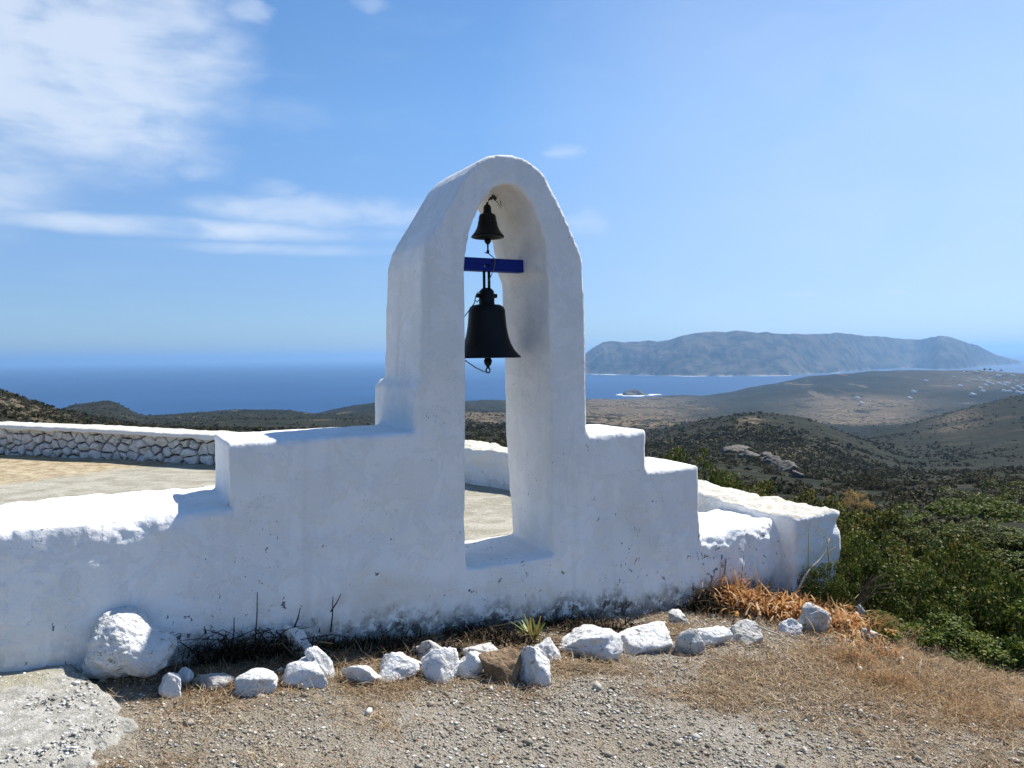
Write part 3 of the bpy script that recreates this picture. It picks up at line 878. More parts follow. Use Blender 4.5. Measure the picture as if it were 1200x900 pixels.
bm2.to_mesh(beam.data); bm2.free()
tag(beam, 'royal blue timber crossbeam set across the arch opening', 'beam')

def bell_obj(name, label, x, y_lip, Y_s, prof, mat, extras):
    u, z = wp(x, y_lip, Y_s)
    t = thing(name, label, 'bell', W(u, Y_s, z), None, TH)
    m = MB(); m.lathe(prof, seg=48); m.obj('bell_body', mat, t)
    return t
k = 4.60/900
big_prof = [(0, 62), (8, 62.5), (16, 61.5), (20, 59), (21.6, 55), (22.2, 46), (23.2, 36), (25, 26), (28, 16), (32.5, 8), (37, 3), (39.6, .6), (39.8, -.6), (38, -1), (34, 3), (28, 12), (24, 24), (21, 40), (19.5, 54), (0, 58)]
big = bell_obj('large_bell', 'large black bell with flared lip hanging from the blue beam', 571.3, 418.6, SB, [(r*k, z*k) for r, z in big_prof], M['iron'], 0)
m = MB(); m.lathe([(0, 82*k), (5*k, 81.5*k), (8.6*k, 78*k), (9.2*k, 72*k), (9.2*k, 62*k), (11.5*k, 60*k), (0, 60*k)], seg=24)
m.tube([(-13*k, 0, 72.5*k), (13*k, 0, 72.5*k)], 2.6*k, 10)
m.obj('yoke', M['iron'], big)
m = MB()
for sx in (-3.2, 3.2):
    m.box((sx*k, -.002, 91*k), 1.1*k, 1.6*k, 11*k)
m.tube([(-3.2*k, 0, 101*k), (-2*k, 0, 104*k), (2*k, 0, 104*k), (3.2*k, 0, 101*k)], 1.3*k, 8)
m.obj('hanging_strap', M['iron'], big)
m = MB(); m.tube([(0, 0, 40*k), (0, 0, -4*k)], 1.6*k, 8)
m.lathe([(0, 0), (3.5*k, -1*k), (5*k, -4*k), (4.2*k, -8*k), (2*k, -11*k), (1.6*k, -13*k), (0, -13*k)], (.5*k, 0, 0), 14)
ring = [(.5*k+2.6*k*math.sin(a), 0, -15.6*k-3*k*math.cos(a)+0) for a in np.linspace(0, 2*math.pi, 13)]
m.tube(ring, .9*k, 6, False)
m.obj('clapper', M['iron'], big)
ks = k
small_prof = [(0, 27.5), (5, 27.5), (9, 26.2), (10, 23.5), (10.8, 18), (12.2, 12), (14.4, 7), (17.5, 3), (19.4, .8), (19.4, -.4), (18.2, -.9), (15, 3), (11.5, 8), (9.5, 16), (8, 24), (0, 25.5)]
small = bell_obj('small_bell', 'small dark bell hanging at the top of the arch', 571.5, 277.8, SB-.02, [(r*ks, z*ks) for r, z in small_prof], M['iron_small'], 0)
m = MB(); m.lathe([(0, 41*ks), (1.2*ks, 40.5*ks), (1.5*ks, 38*ks), (3.6*ks, 37*ks), (4.6*ks, 34*ks), (4.9*ks, 29*ks), (6*ks, 27.3*ks), (0, 27.3*ks)], seg=18)
m.obj('bell_crown', M['iron_small'], small)
m = MB(); m.lathe([(10.9*ks, 17.5*ks), (11.5*ks, 17*ks), (11.3*ks, 16*ks)]); m.lathe([(14.6*ks, 7*ks), (15.3*ks, 6.2*ks), (15.6*ks, 5.2*ks)])
m.obj('raised_band', M['iron_small'], small)
m = MB(); m.tube([(0, 0, 12*ks), (0, 0, -4*ks)], 1*ks, 8)
m.lathe([(0, -1*ks), (3.2*ks, -2*ks), (4.2*ks, -4.5*ks), (3*ks, -7*ks), (1.1*ks, -9*ks), (.9*ks, -15*ks), (1.7*ks, -15.5*ks), (1.7*ks, -19*ks), (0, -19.4*ks)], (0, 0, 0), 12)
m.obj('clapper', M['iron_small'], small)
m = MB()
pt = lambda x, y, s_=SB-.02: W(wp(x, y, s_)[0], s_, wp(x, y, s_)[1])
m.tube([pt(571.5, 238.5), pt(573, 234), pt(577, 231), pt(578, 226), pt(582, 221), pt(585, 213)], .006, 7)
m.tube([pt(575, 233), pt(578, 230.5), pt(581, 234)], .011, 7)
m.tube([pt(577, 229), pt(582, 230), pt(586, 235), pt(587.5, 241), pt(586, 244)], .0022, 5)
m.tube([pt(578, 233), pt(583, 237), pt(586, 242)], .002, 5)
bpy.context.view_layer.update(); iw = small.matrix_world.inverted()
m.v = [tuple(iw @ Vector(q)) for q in m.v]
m.obj('hook', M['wire'], small)
m = MB()
sf_ = SB-.055
m.tube([pt(568, 296), pt(572.5, 297), pt(576, 300, SB-.04), pt(579.5, 303, sf_), pt(580, 309, sf_), pt(578.5, 316, sf_), pt(575, 324, sf_), pt(572, 330, sf_)], .0032, 6)
c1 = m.obj('pull_cord', M['cord'], None)
tag(c1, 'thin cord trailing from the small bell clapper across the blue beam', 'cord')
m = MB()
m.tube([pt(572, 437, SB), pt(566, 435, .24), pt(557, 430.5, .18), pt(548, 424.5, .12), pt(541, 419, .08)], .0034, 6)
c2 = m.obj('pull_cord', M['cord'], None)
tag(c2, 'pale cord tied to the large bell clapper running to the left jamb', 'cord')
m = MB()
m.tube([pt(561, 342), pt(557.5, 347), pt(556, 355), pt(551, 362), pt(545, 370, .2), pt(541, 374, .15)], .003, 6)
m.tube([pt(563, 350), pt(559, 354), pt(557, 352)], .003, 6)
c3 = m.obj('thin_wire', M['wire'], None)
tag(c3, 'bent dark wire looping from the large bell yoke to the jamb', 'wire')

# ------------------------------------------------------------------ courtyard, its stone wall and parapet
PATH = [(-14.5, 14.2), (-8.2, 12.15), (-6.0, 11.35), (-4.3, 10.62), (-2.4, 9.85), (-.8, 9.15), (-.25, 8.75), (.35, 8.15), (.95, 7.35), (1.52, 6.45), (2.12, 5.36)]
def resample(path, step):
    P = [np.array(p, float) for p in path]
    # Catmull-Rom
    out = []
    for i in range(len(P)-1):
        p0, p1, p2, p3 = P[max(i-1, 0)], P[i], P[i+1], P[min(i+2, len(P)-1)]
        n = max(2, int(np.linalg.norm(p2-p1)/step))
        for k in range(n):
            t = k/n
            out.append(.5*((2*p1)+(-p0+p2)*t+(2*p0-5*p1+4*p2-p3)*t*t+(-p0+3*p1-3*p2+p3)*t**3))
    out.append(P[-1]); return np.array(out)
pr = resample(PATH, .1)
isplit = int(np.argmin(np.hypot(pr[:, 0]+1.6, pr[:, 1]-9.5)))
def sweep(mb, pts, w0, w1, z0f, z1f, wob=0.0):
    """swept solid; w0/w1 = offsets towards the yard / away; z functions of index"""
    v = []; f = []; n = len(pts)
    for i, p in enumerate(pts):
        t = pts[min(i+1, n-1)]-pts[max(i-1, 0)]; t /= np.linalg.norm(t); nn = np.array([-t[1], t[0]])  # away from the yard
        a, b = p-nn*w0, p+nn*w1
        v += [(a[0], a[1], z0f(i)), (b[0], b[1], z0f(i)), (b[0], b[1], z1f(i)), (a[0], a[1], z1f(i))]
    for i in range(n-1):
        for k in range(4):
            f.append((4*i+k, 4*i+(k+1) % 4, 4*i+4+(k+1) % 4, 4*i+4+k))
    f.append((3, 2, 1, 0)); f.append(tuple(4*(n-1)+k for k in range(4)))
    mb.add(v, f)
left, right = pr[:isplit+1], pr[isplit:]
def topz(p):
    return float(np.interp(p[0], [-14, -8.2, -4.3, -.8, .5, 1.5, 2.1], [hT(.96), hT(.965), hT(1.02), hT(1.02), hT(1.08), hT(1.11), hT(1.15)]))
stone_wall = thing('stone_wall', 'low dry stone courtyard wall with grey stones under a smooth white coping', 'wall', (0, 0, 0))
m = MB(); sweep(m, left, -.02, .35, lambda i: -1.5, lambda i: topz(left[i])-.04)
m.obj('wall_core', M['core'], stone_wall, False)
m = MB(); sweep(m, left, .125, .42, lambda i: topz(left[i])-.065, lambda i: topz(left[i]))
cv, cn, cf = solidify('cap', m, .025, 2)
cv = cv + cn*(fbm(cv*5, 3, 81)*.016)[:, None]; 
edge = cn[:, 2] < -.3
cv[:, 2] -= np.where(cv[:, 2] < np.array([topz(p) for p in cv[:, :2]])-.05, .05*np.maximum(0, fbm(cv*3.1, 3, 83)), 0)
make_obj('coping', cv, np.asarray(cf), M['rough'], stone_wall)
# the stones of the face: fitted angular blocks with open joints
seglen = np.concatenate([[0], np.cumsum(np.linalg.norm(np.diff(left, axis=0), axis=1))])
rg = np.random.default_rng(5)
def path_at(sv_):
    x = np.interp(sv_, seglen, left[:, 0]); y = np.interp(sv_, seglen, left[:, 1])
    i0 = min(len(left)-2, int(np.searchsorted(seglen, sv_)))
    t = left[min(i0+1, len(left)-1)]-left[max(i0-1, 0)]
    return np.array([x, y]), t/np.linalg.norm(t)
zb, zt_ = COURT_Z-.10, .56
pts = []
for row in range(5):
    x = rg.uniform(0, .2)
    while x < seglen[-1]:
        pts.append((x, zb+(zt_-zb)*(row+.5)/5+rg.uniform(-.045, .045))); x += rg.uniform(.11, .34)
pts = np.array(pts); AN = np.array([1.0, 1.35])
def clip_poly(poly, m, n):
    out = []
    for k in range(len(poly)):
        a, b = poly[k], poly[(k+1) % len(poly)]
        da, db = (a-m)@n, (b-m)@n
        if da <= 0: out.append(a)
        if da*db < 0: out.append(a+(b-a)*da/(da-db))
    return out
SV, SF = [], []
for k, q in enumerate(pts):
    poly_ = [np.array(c) for c in ((q[0]-.3, zb), (q[0]+.3, zb), (q[0]+.3, zt_), (q[0]-.3, zt_))]
    for o_ in pts[(np.abs(pts[:, 0]-q[0]) < .7)]:
        if np.allclose(o_, q): continue
        d_ = (o_-q)*AN**2; poly_ = clip_poly(poly_, (q+o_)/2, d_)
        if len(poly_) < 3: break
    if len(poly_) < 3: continue
    P_ = np.array(poly_); c_ = P_.mean(0); P_ = P_[np.linalg.norm(P_-np.roll(P_, 1, 0), axis=1) > .012]
    if len(P_) < 3: continue
    # extra points along the sides, then pull in for the joint
    ring = []
    for a, b in zip(P_, np.roll(P_, -1, 0)):
        for f_ in (0.08, .5, .92): ring.append(a+(b-a)*f_)
    ring = np.array(ring); n_ = len(ring); base = len(SV)
    gap = rg.uniform(.004, .022); out_ = rg.uniform(.015, .06); tl = rg.normal(0, .10, 2)
    L = np.linalg.norm(ring-c_, axis=1)[:, None]
    for ins, dep in ((gap, -.06), (gap*1.1, out_*.35), (gap+.014, out_*.8), (gap+.05, out_)):
        r_ = c_+(ring-c_)*np.clip(1-ins/L, .05, 1)
        r_ = r_+rg.normal(0, .004, r_.shape)
        for a in r_:
            p, t = path_at(a[0]); nn = np.array([t[1], -t[0]])
            zz_ = min(a[1], topz(p)-.055)
            dd_ = dep+(tl@(a-c_) if dep > 0 else 0)+(rg.normal(0, .004) if dep > 0 else 0)
            SV.append((p[0]+nn[0]*dd_, p[1]+nn[1]*dd_, zz_))
    p, t = path_at(c_[0]); nn = np.array([t[1], -t[0]]); SV.append((p[0]+nn[0]*(out_+.006), p[1]+nn[1]*(out_+.006), min(c_[1], topz(p)-.055)))
    for lv in range(3):
        for e in range(n_):
            SF.append((base+lv*n_+e, base+lv*n_+(e+1) % n_, base+(lv+1)*n_+(e+1) % n_, base+(lv+1)*n_+e))
    for e in range(n_): SF.append((base+3*n_+e, base+3*n_+(e+1) % n_, base+4*n_))
make_obj('stone_facing', SV, SF, M['stone_face'], stone_wall, False)

m = MB(); sweep(m, right, .20, .25, lambda i: -1.6, lambda i: topz(right[i]))
cv, cn, cf = solidify('par', m, .02, 3)
par_amp = .014+.016*sstep(-.5, -.2, -cn[:, 2])*0
cv = cv + cn*((fbm(cv*3.2, 3, 91)*.04)+(fbm(cv*9, 4, 93)*.028))[:, None]
par = make_obj('parapet_wall', cv, np.asarray(cf), M['rough'])
tag(par, 'low rough whitewashed parapet curving round the back of the courtyard', 'wall')
# courtyard sheet
cx = np.linspace(-13, 3, 200); cy = np.linspace(2.0, 15, 200)
Xc, Yc = np.meshgrid(cx, cy)
Zc = COURT_Z + .015*fbm2(Xc, Yc, 1.2, octaves=4, seed=55)
yl = np.interp(Xc, pr[:, 0], pr[:, 1])
keep = (wall_s(Xc, Yc) > .2) & (Yc < yl+.15) & ((Xc-2.0)*U[0]+(Yc-5.4)*U[1] < .1)
gi = np.arange(Xc.size).reshape(Xc.shape)
fm = keep[:-1, :-1] & keep[1:, 1:] & keep[:-1, 1:] & keep[1:, :-1]
cf = np.stack([gi[:-1, :-1][fm], gi[:-1, 1:][fm], gi[1:, 1:][fm], gi[1:, :-1][fm]], 1)
struct(make_obj('courtyard', np.stack([Xc.ravel(), Yc.ravel(), Zc.ravel()], 1), cf, M['court']))

# concrete pad in the near left corner
poly = np.array([on_ground(x, y)[:2] for x, y in ((-140, 800), (0, 786), (60, 781), (100, 786), (122, 812), (150, 838), (163, 852), (152, 874), (128, 890), (105, 905), (60, 960), (-100, 1000), (-500, 1000), (-600, 830))])
def poly_sd(X, Y):
    d = np.full(X.shape, 1e9); ins = np.zeros(X.shape, bool)
    n = len(poly)
    for i in range(n):
        a, b = poly[i], poly[(i+1) % n]
        e = b-a; t = np.clip(((X-a[0])*e[0]+(Y-a[1])*e[1])/(e@e), 0, 1)
        d = np.minimum(d, np.hypot(X-a[0]-t*e[0], Y-a[1]-t*e[1]))
        c = ((a[1] > Y) != (b[1] > Y)) & (X < (b[0]-a[0])*(Y-a[1])/(b[1]-a[1]+1e-12)+a[0])
        ins ^= c
    return np.where(ins, d, -d)
xs = np.linspace(poly[:, 0].min()-.1, poly[:, 0].max()+.15, 230); ys = np.linspace(poly[:, 1].min()-.1, poly[:, 1].max()+.15, 200)
Xp, Yp = np.meshgrid(xs, ys)
sd_ = poly_sd(Xp, Yp)+.10*fbm2(Xp, Yp, 5, octaves=5, seed=66)
Zp = ground_z(Xp, Yp, False)+.085*sstep(-.02, .06, sd_)-.03+.012*fbm2(Xp, Yp, 4, octaves=4, seed=67)+.006*fbm2(Xp, Yp, 22, octaves=3, seed=68)
gi = np.arange(Xp.size).reshape(Xp.shape); kp = sd_ > -.05
fm = kp[:-1, :-1] & kp[1:, 1:] & kp[:-1, 1:] & kp[1:, :-1]
struct(make_obj('path', np.stack([Xp.ravel(), Yp.ravel(), Zp.ravel()], 1), np.stack([gi[:-1, :-1][fm], gi[:-1, 1:][fm], gi[1:, 1:][fm], gi[1:, :-1][fm]], 1), M['concrete']))

# ------------------------------------------------------------------ gravel and dry grass on the ground
def frame_pts(n, x0, x1, y0, y1, dens=None):
    """points of the ground seen in a photo window, thinned by a density function of the ground position"""
    c = [on_ground(x, y) for x, y in ((x0, y0), (x1, y0), (x1, y1), (x0, y1))]
    c = np.array(c); lo, hi = c.min(0), c.max(0)
    X = RNG.uniform(lo[0], hi[0], n); Y = RNG.uniform(lo[1], hi[1], n)
    if dens is not None:
        k_ = RNG.random(n) < dens(X, Y); X, Y = X[k_], Y[k_]
    return X, Y
def front_ok(X, Y):
    return (wall_s(X, Y) < -.04) & (edge_dist(X, Y) < .5)
def in_pad(X, Y): return poly_sd(X, Y) > -.02

gx = RNG.uniform(-2.6, 4.4, 240000); gy = RNG.uniform(2.2, 5.4, 240000)
pat = fbm2(gx, gy, 1.1, octaves=4, seed=77)
rowd = gy-(3.75+.05*gx)                                   # the row of stones
kp = front_ok(gx, gy) & ~in_pad(gx, gy) & (RNG.random(len(gx)) < np.clip(.50+pat*2.3-.5*sstep(-.25, .15, rowd)-.2*sstep(1.6, 2.6, gx), .06, 1))
gx, gy = gx[kp], gy[kp]
px = RNG.uniform(-2.6, -1.2, 1500); py = RNG.uniform(2.2, 3.4, 1500); kp = in_pad(px, py)&(poly_sd(px, py) > .03)
d1 = np.array([(1, 0, 0), (-1, 0, 0), (0, 1, 0), (0, -1, 0), (.2, .1, 1), (-.1, 0, -1)], float)
d1 = np.concatenate([d1, d1[:0]]); f1 = np.array([(0, 2, 4), (2, 1, 4), (1, 3, 4), (3, 0, 4), (2, 0, 5), (1, 2, 5), (3, 1, 5), (0, 3, 5)])
def pebbles(gx, gy, zoff=0.0):
    n = len(gx); sz = .0022+.0085*RNG.random(n)**4.5+.012*(RNG.random(n) < .004)*RNG.uniform(.5, 1.6, n)
    gz = ground_z(gx, gy)+zoff
    ax = RNG.uniform(.6, 1.5, (n, 1, 3))*np.array([1, 1, .6])
    jit = 1+RNG.uniform(-.25, .25, (n, len(d1), 1))
    v = d1[None]*jit*ax*sz[:, None, None]
    an = RNG.uniform(0, 6.28, n); c, s_ = np.cos(an)[:, None], np.sin(an)[:, None]
    vx = v[:, :, 0]*c-v[:, :, 1]*s_; vy = v[:, :, 0]*s_+v[:, :, 1]*c
    v = np.stack([vx+gx[:, None], vy+gy[:, None], v[:, :, 2]+(gz+sz*.25)[:, None]], 2).reshape(-1, 3)
    f = (f1[None]+(np.arange(n)*len(d1))[:, None, None]).reshape(-1, 3)
    return v, f
M['pebble'] = mat_leaf('limestone chips', [(0, (.13, .11, .085)), (.3, (.28, .245, .19)), (.75, (.46, .42, .35)), (1, (.68, .66, .61))], 0, .9, .15)
v, f = pebbles(gx, gy)
qx = RNG.uniform(poly[:, 0].min(), poly[:, 0].max(), 42000); qy = RNG.uniform(2.0, 3.6, 42000)
k_ = (poly_sd(qx, qy) > .05) & (RNG.random(len(qx)) < np.clip(.5+.5*fbm2(qx, qy, 2.3, octaves=3, seed=99), .1, 1)); qx, qy = qx[k_], qy[k_]
v2, f2 = pebbles(qx, qy, .050)
M['chip'] = mat_leaf('white limestone chips', [(0, (.22, .21, .18)), (.3, (.38, .365, .32)), (.8, (.54, .52, .48)), (1, (.74, .73, .70))], 0, .9, .15)
stuff(make_obj('gravel', v2, f2, M['chip'], smooth=False), 'white stone chips lying on the pale concrete corner', 'gravel')
stuff(make_obj('gravel', v, f, M['pebble'], smooth=False), 'loose pale limestone gravel scattered over the dry ground', 'gravel')

def blades(X, Y, Z, length, width, tilt, curl, segs=3, up=(0, 0)):
    """ribbons standing at X,Y,Z; tilt = angle off the vertical"""
    n = len(X); an = RNG.uniform(0, 2*math.pi, n)
    dirx, diry = np.cos(an), np.sin(an)
    sx, sy = -diry, dirx
    rot = RNG.uniform(0, 2*math.pi, n)
    V = np.zeros((n, (segs+1)*2, 3)); px_, py_, pz_ = X.copy(), Y.copy(), Z.copy()
    th_ = tilt.copy()
    for k in range(segs+1):
        w = width*(1-.75*(k/segs))
        V[:, 2*k, 0] = px_-sx*w/2; V[:, 2*k, 1] = py_-sy*w/2; V[:, 2*k, 2] = pz_
        V[:, 2*k+1, 0] = px_+sx*w/2; V[:, 2*k+1, 1] = py_+sy*w/2; V[:, 2*k+1, 2] = pz_
        L = length/segs
        px_ = px_+dirx*np.sin(th_)*L; py_ = py_+diry*np.sin(th_)*L; pz_ = pz_+np.cos(th_)*L
        th_ = th_+curl/segs
    q = np.array([[2*k, 2*k+1, 2*k+3, 2*k+2] for k in range(segs)])
    F = (q[None]+(np.arange(n)*(segs+1)*2)[:, None, None]).reshape(-1, 4)
    return V.reshape(-1, 3), F
class Acc:
    def __init__(s): s.v = []; s.f = []; s.n = 0
    def add(s, v, f): s.v.append(v); s.f.append(f+s.n); s.n += len(v)
    def obj(s, name, mat, parent=None, smooth=False): return make_obj(name, np.concatenate(s.v), np.concatenate(s.f), mat, parent, smooth)

A1 = Acc()
n = 170000
X = RNG.uniform(-2.6, 4.6, n); Y = RNG.uniform(2.1, 5.3, n)
den = straw_density(X, Y)
kp = front_ok(X, Y) & (poly_sd(X, Y) < -.02) & (RNG.random(n) < den)
X, Y = X[kp], Y[kp]; n = len(X); Z = ground_z(X, Y)
tl = np.where(RNG.random(n) < .8, RNG.uniform(1.15, 1.6, n), RNG.uniform(.4, 1.2, n))
v, f = blades(X, Y, Z+.003+.020*RNG.random(n)**2, RNG.uniform(.02, .085, n), RNG.uniform(.0016, .0042, n), tl, RNG.uniform(-.5, .9, n), 2)
A1.add(v, f)
stuff(A1.obj('dry_grass', M['straw']), 'short dry straw and dead grass matted over the gravel', 'dry grass')
A2 = Acc()
# rusty tufts on the right and along the stones
cl = [(on_ground(x, y), n_, h_) for x, y, n_, h_ in (
   (1040, 800, 700, .10), (1010, 785, 700, .10), (975, 770, 600, .10), (940, 765, 500, .08), (1090, 815, 700, .10), (1150, 835, 800, .13), (1180, 815, 600, .12), (1120, 800, 600, .09), (1195, 840, 700, .13),
   (1060, 850, 300, .07), (1010, 760, 500, .09), (690, 735, 350, .05), (640, 745, 300, .05), (735, 728, 350, .05), (575, 760, 250, .05), (770, 725, 300, .06), (850, 770, 300, .05), (520, 812, 450, .05), (480, 812, 350, .05), (205, 830, 400, .05), (250, 825, 400, .05), (170, 818, 300, .05), (350, 775, 250, .04), (300, 780, 300, .04))]
for p, n_, h_ in cl:
    n_ = int(n_*1.3); X = RNG.normal(p[0], .20, n_); Y = RNG.normal(p[1], .13, n_)
    k_ = front_ok(X, Y); X, Y = X[k_], Y[k_]; n_ = len(X)
    v, f = blades(X, Y, ground_z(X, Y)-.005, RNG.uniform(.35, 1.1, n_)*h_, RNG.uniform(.0016, .0034, n_), RNG.uniform(.7, 1.55, n_), RNG.uniform(-.2, 1.0, n_), 3)
    A2.add(v, f)
for lab, x, y, n_, sx_ in (('matted golden grass tuft at the foot of the fresh green shrub', 1040, 802, 900, .07), ('smaller golden grass tuft below the end of the stone row', 1000, 775, 600, .06)):
    p = on_ground(x, y); X = RNG.normal(p[0], sx_, n_); Y = RNG.normal(p[1], sx_*.7, n_)
    d_ = np.hypot(X-p[0], (Y-p[1])*1.4)/sx_
    v, f = blades(X, Y, ground_z(X, Y)+.05*np.exp(-d_**2*.6)*RNG.random(n_), RNG.uniform(.03, .10, n_), RNG.uniform(.0018, .0036, n_), RNG.uniform(.4, 1.5, n_), RNG.uniform(-.2, 1.6, n_), 3)
    tag(make_obj('grass_tuft', v, f, M['orange'], None, False), lab, 'grass tuft')
stuff(A2.obj('dry_grass', M['orange']), 'rusty orange dry grass tufts among the edging stones and by the shrubs', 'dry grass')

# ------------------------------------------------------------------ plants near the wall
def leaf_strips(c, n, spread, hgt_, lmin, lmax, wmin, wmax):
    X = RNG.normal(c[0], spread[0], n); Y = RNG.normal(c[1], spread[1], n)
    Z = ground_z(X, Y)+RNG.random(n)*hgt_
    return blades(X, Y, Z, RNG.uniform(lmin, lmax, n), RNG.uniform(wmin, wmax, n), RNG.uniform(.1, 1.5, n), RNG.uniform(.2, 2.6, n), 5)
M['dryleaf'] = mat_leaf('curled dry leaves', [(0, (.25, .10, .03)), (.4, (.46, .22, .07)), (.8, (.62, .38, .16)), (1, (.74, .60, .40))], .4, .6, .2)
def leaf_heap(label, blobs):
    a = Acc(); c = on_ground(blobs[0][0], blobs[0][1])
    for x, y, n_, sx, sy, hh_, l0, l1, w0, w1 in blobs:
        p = on_ground(x, y); v, f = leaf_strips(p, n_, (sx, sy), hh_, l0, l1, w0, w1)
        s_ = wall_s(v[:, 0], v[:, 1]); v[:, :2] -= N[None, :]*np.maximum(0, s_+.05)[:, None]*(wall_u(v[:, 0], v[:, 1]) < uE+.02)[:, None]
        a.add(v, f)
    o = a.obj('dry_leaves', M['dryleaf']); tag(o, label, 'dry leaves', kind='stuff'); return o
leaf_heap('heap of curled orange dry leaves below the right end of the wall', [
   (846, 708, 300, .12, .06, .13, .08, .24, .004, .014), (880, 714, 320, .14, .07, .09, .06, .18, .010, .024), (915, 722, 340, .14, .08, .07, .05, .15, .012, .028), (955, 724, 340, .15, .10, .06, .05, .15, .012, .028), (990, 738, 260, .12, .11, .06, .05, .14, .008, .022), (1020, 765, 160, .12, .12, .04, .05, .12, .004, .012)])
# stems
def stems(name, label, cat, mat, list_, group=None):
    m = MB()
    for pts, r in list_:
        m.tube(pts, [r*(1-.6*i/(len(pts)-1)) for i in range(len(pts))], 6)
    o = m.obj(name, mat); tag(o, label, cat, group); return o
def P(x, y, base_y):
    g = on_ground(x, base_y); return tuple(at_depth(x, y, g[1]))
def Pd(x, y, Y): return tuple(at_depth(x, y, Y))
yA = on_ground(930, 712)[1]
stems('stick', 'bleached forked stick standing up out of the dry leaves', 'stick', M['stick'], [([Pd(927, 712, yA), Pd(935, 693, yA), Pd(943, 676, yA), Pd(950, 667, yA), Pd(960, 657, yA+.03), Pd(968, 647, yA+.05), Pd(972, 631, yA+.06)], .010), ([Pd(966, 650, yA+.04), Pd(974, 645, yA+.02), Pd(980, 640, yA)], .004), ([Pd(950, 667, yA), Pd(953, 660, yA-.02)], .004)])
yB = on_ground(900, 706)[1]
stems('stick', 'long pale stick lying over the dry leaf heap', 'stick', M['stick'], [([Pd(874, 690, yB), Pd(890, 695, yB), Pd(910, 700, yB), Pd(935, 705, yB), Pd(962, 707, yB)], .009)])
yC = on_ground(880, 752)[1]-.06
stems('stick', 'grey white twig lying beside the angular grey slab', 'stick', M['stick'], [([Pd(886, 733, yC), Pd(900, 739, yC), Pd(912, 743, yC), Pd(922, 751, yC)], .007)])
yD = on_ground(968, 716)[1]+.08
stems('reed_stalk', 'straight yellow green reed stalk just right of the bleached stick', 'stalk', M['reed'], [([Pd(973, 707, yD), Pd(972, 690, yD), Pd(971.5, 660, yD), Pd(969, 628, yD)], .007)])
stems('reed_stalk', 'thin brown reed stalk left of the bleached stick', 'stalk', M['reed'], [([Pd(946, 690, yD), Pd(947, 660, yD), Pd(948, 620, yD)], .006)])
yE = on_ground(985, 722)[1]
a = Acc()
arr = []
for k_ in range(14):
    x1 = 1020+RNG.uniform(-14, 34); y1 = 668+RNG.uniform(-8, 34)
    arr.append(([Pd(998+k_*.8, 735, yE), Pd(1002+k_*.6, 712, yE), Pd((1006+x1)/2, (y1+700)/2-4, yE-.02), Pd(x1, y1, yE-.05)], .0035))
stems('grass_clump', 'arching grey grass stems in front of the shrub', 'grass clump', M['twig'], arr)
# rust coloured dock stalk against the wall
yF = on_ground(838, 708)[1]
arr = [([Pd(x0, 712, yF), Pd(x0+dx*.5, (712+y1)/2, yF), Pd(x0+dx, y1, yF)], .004) for x0, dx, y1 in ((826, -3, 640), (832, 2, 660), (845, 6, 655), (847, 0, 668), (865, 7, 650), (856, -3, 676), (836, -6, 672), (842, 4, 652))]
w_ = stems('dry_weed', 'reddish brown dry weed stalks standing against the wall', 'weed', M['twig'], arr)
M['rust'] = mat_leaf('rusty seed heads', [(0, (.10, .03, .02)), (1, (.22, .08, .05))], .1, .8, .1)
for (x0, dx, y1) in ((845, 6, 655), (826, -3, 650), (842, 4, 652)):
    a = Acc()
    for k_ in range(16):
        q = np.array(Pd(x0+dx*(1-k_*.03), y1+k_*1.6, yF)); n_ = 5
        v, f = blades(np.full(n_, q[0]), np.full(n_, q[1]), np.full(n_, q[2]), RNG.uniform(.008, .016, n_), RNG.uniform(.004, .008, n_), RNG.uniform(.3, 1.5, n_), RNG.uniform(0, 1, n_), 2)
        a.add(v, f)
    a.obj('seed_head', M['rust'], w_)
# small agave like plant
p = on_ground(624, 752)
t = thing('aloe_plant', 'small spiky yellow green plant by the wall foot below the arch', 'plant', (p[0], p[1], float(ground_z(p[0], p[1]))))
M['aloe'] = mat_leaf('aloe leaf', [(0, (.10, .17, .03)), (.5, (.22, .26, .06)), (.8, (.42, .36, .12)), (1, (.45, .22, .08))], .25, .5, .3)
n_ = 26
v, f = blades(np.zeros(n_)+RNG.normal(0, .008, n_), RNG.normal(0, .008, n_), np.zeros(n_), RNG.uniform(.09, .17, n_), RNG.uniform(.016, .026, n_), RNG.uniform(.15, 1.15, n_), RNG.uniform(-.1, .5, n_), 4)
make_obj('spiky_leaves', v, f, M['aloe'], t, False)
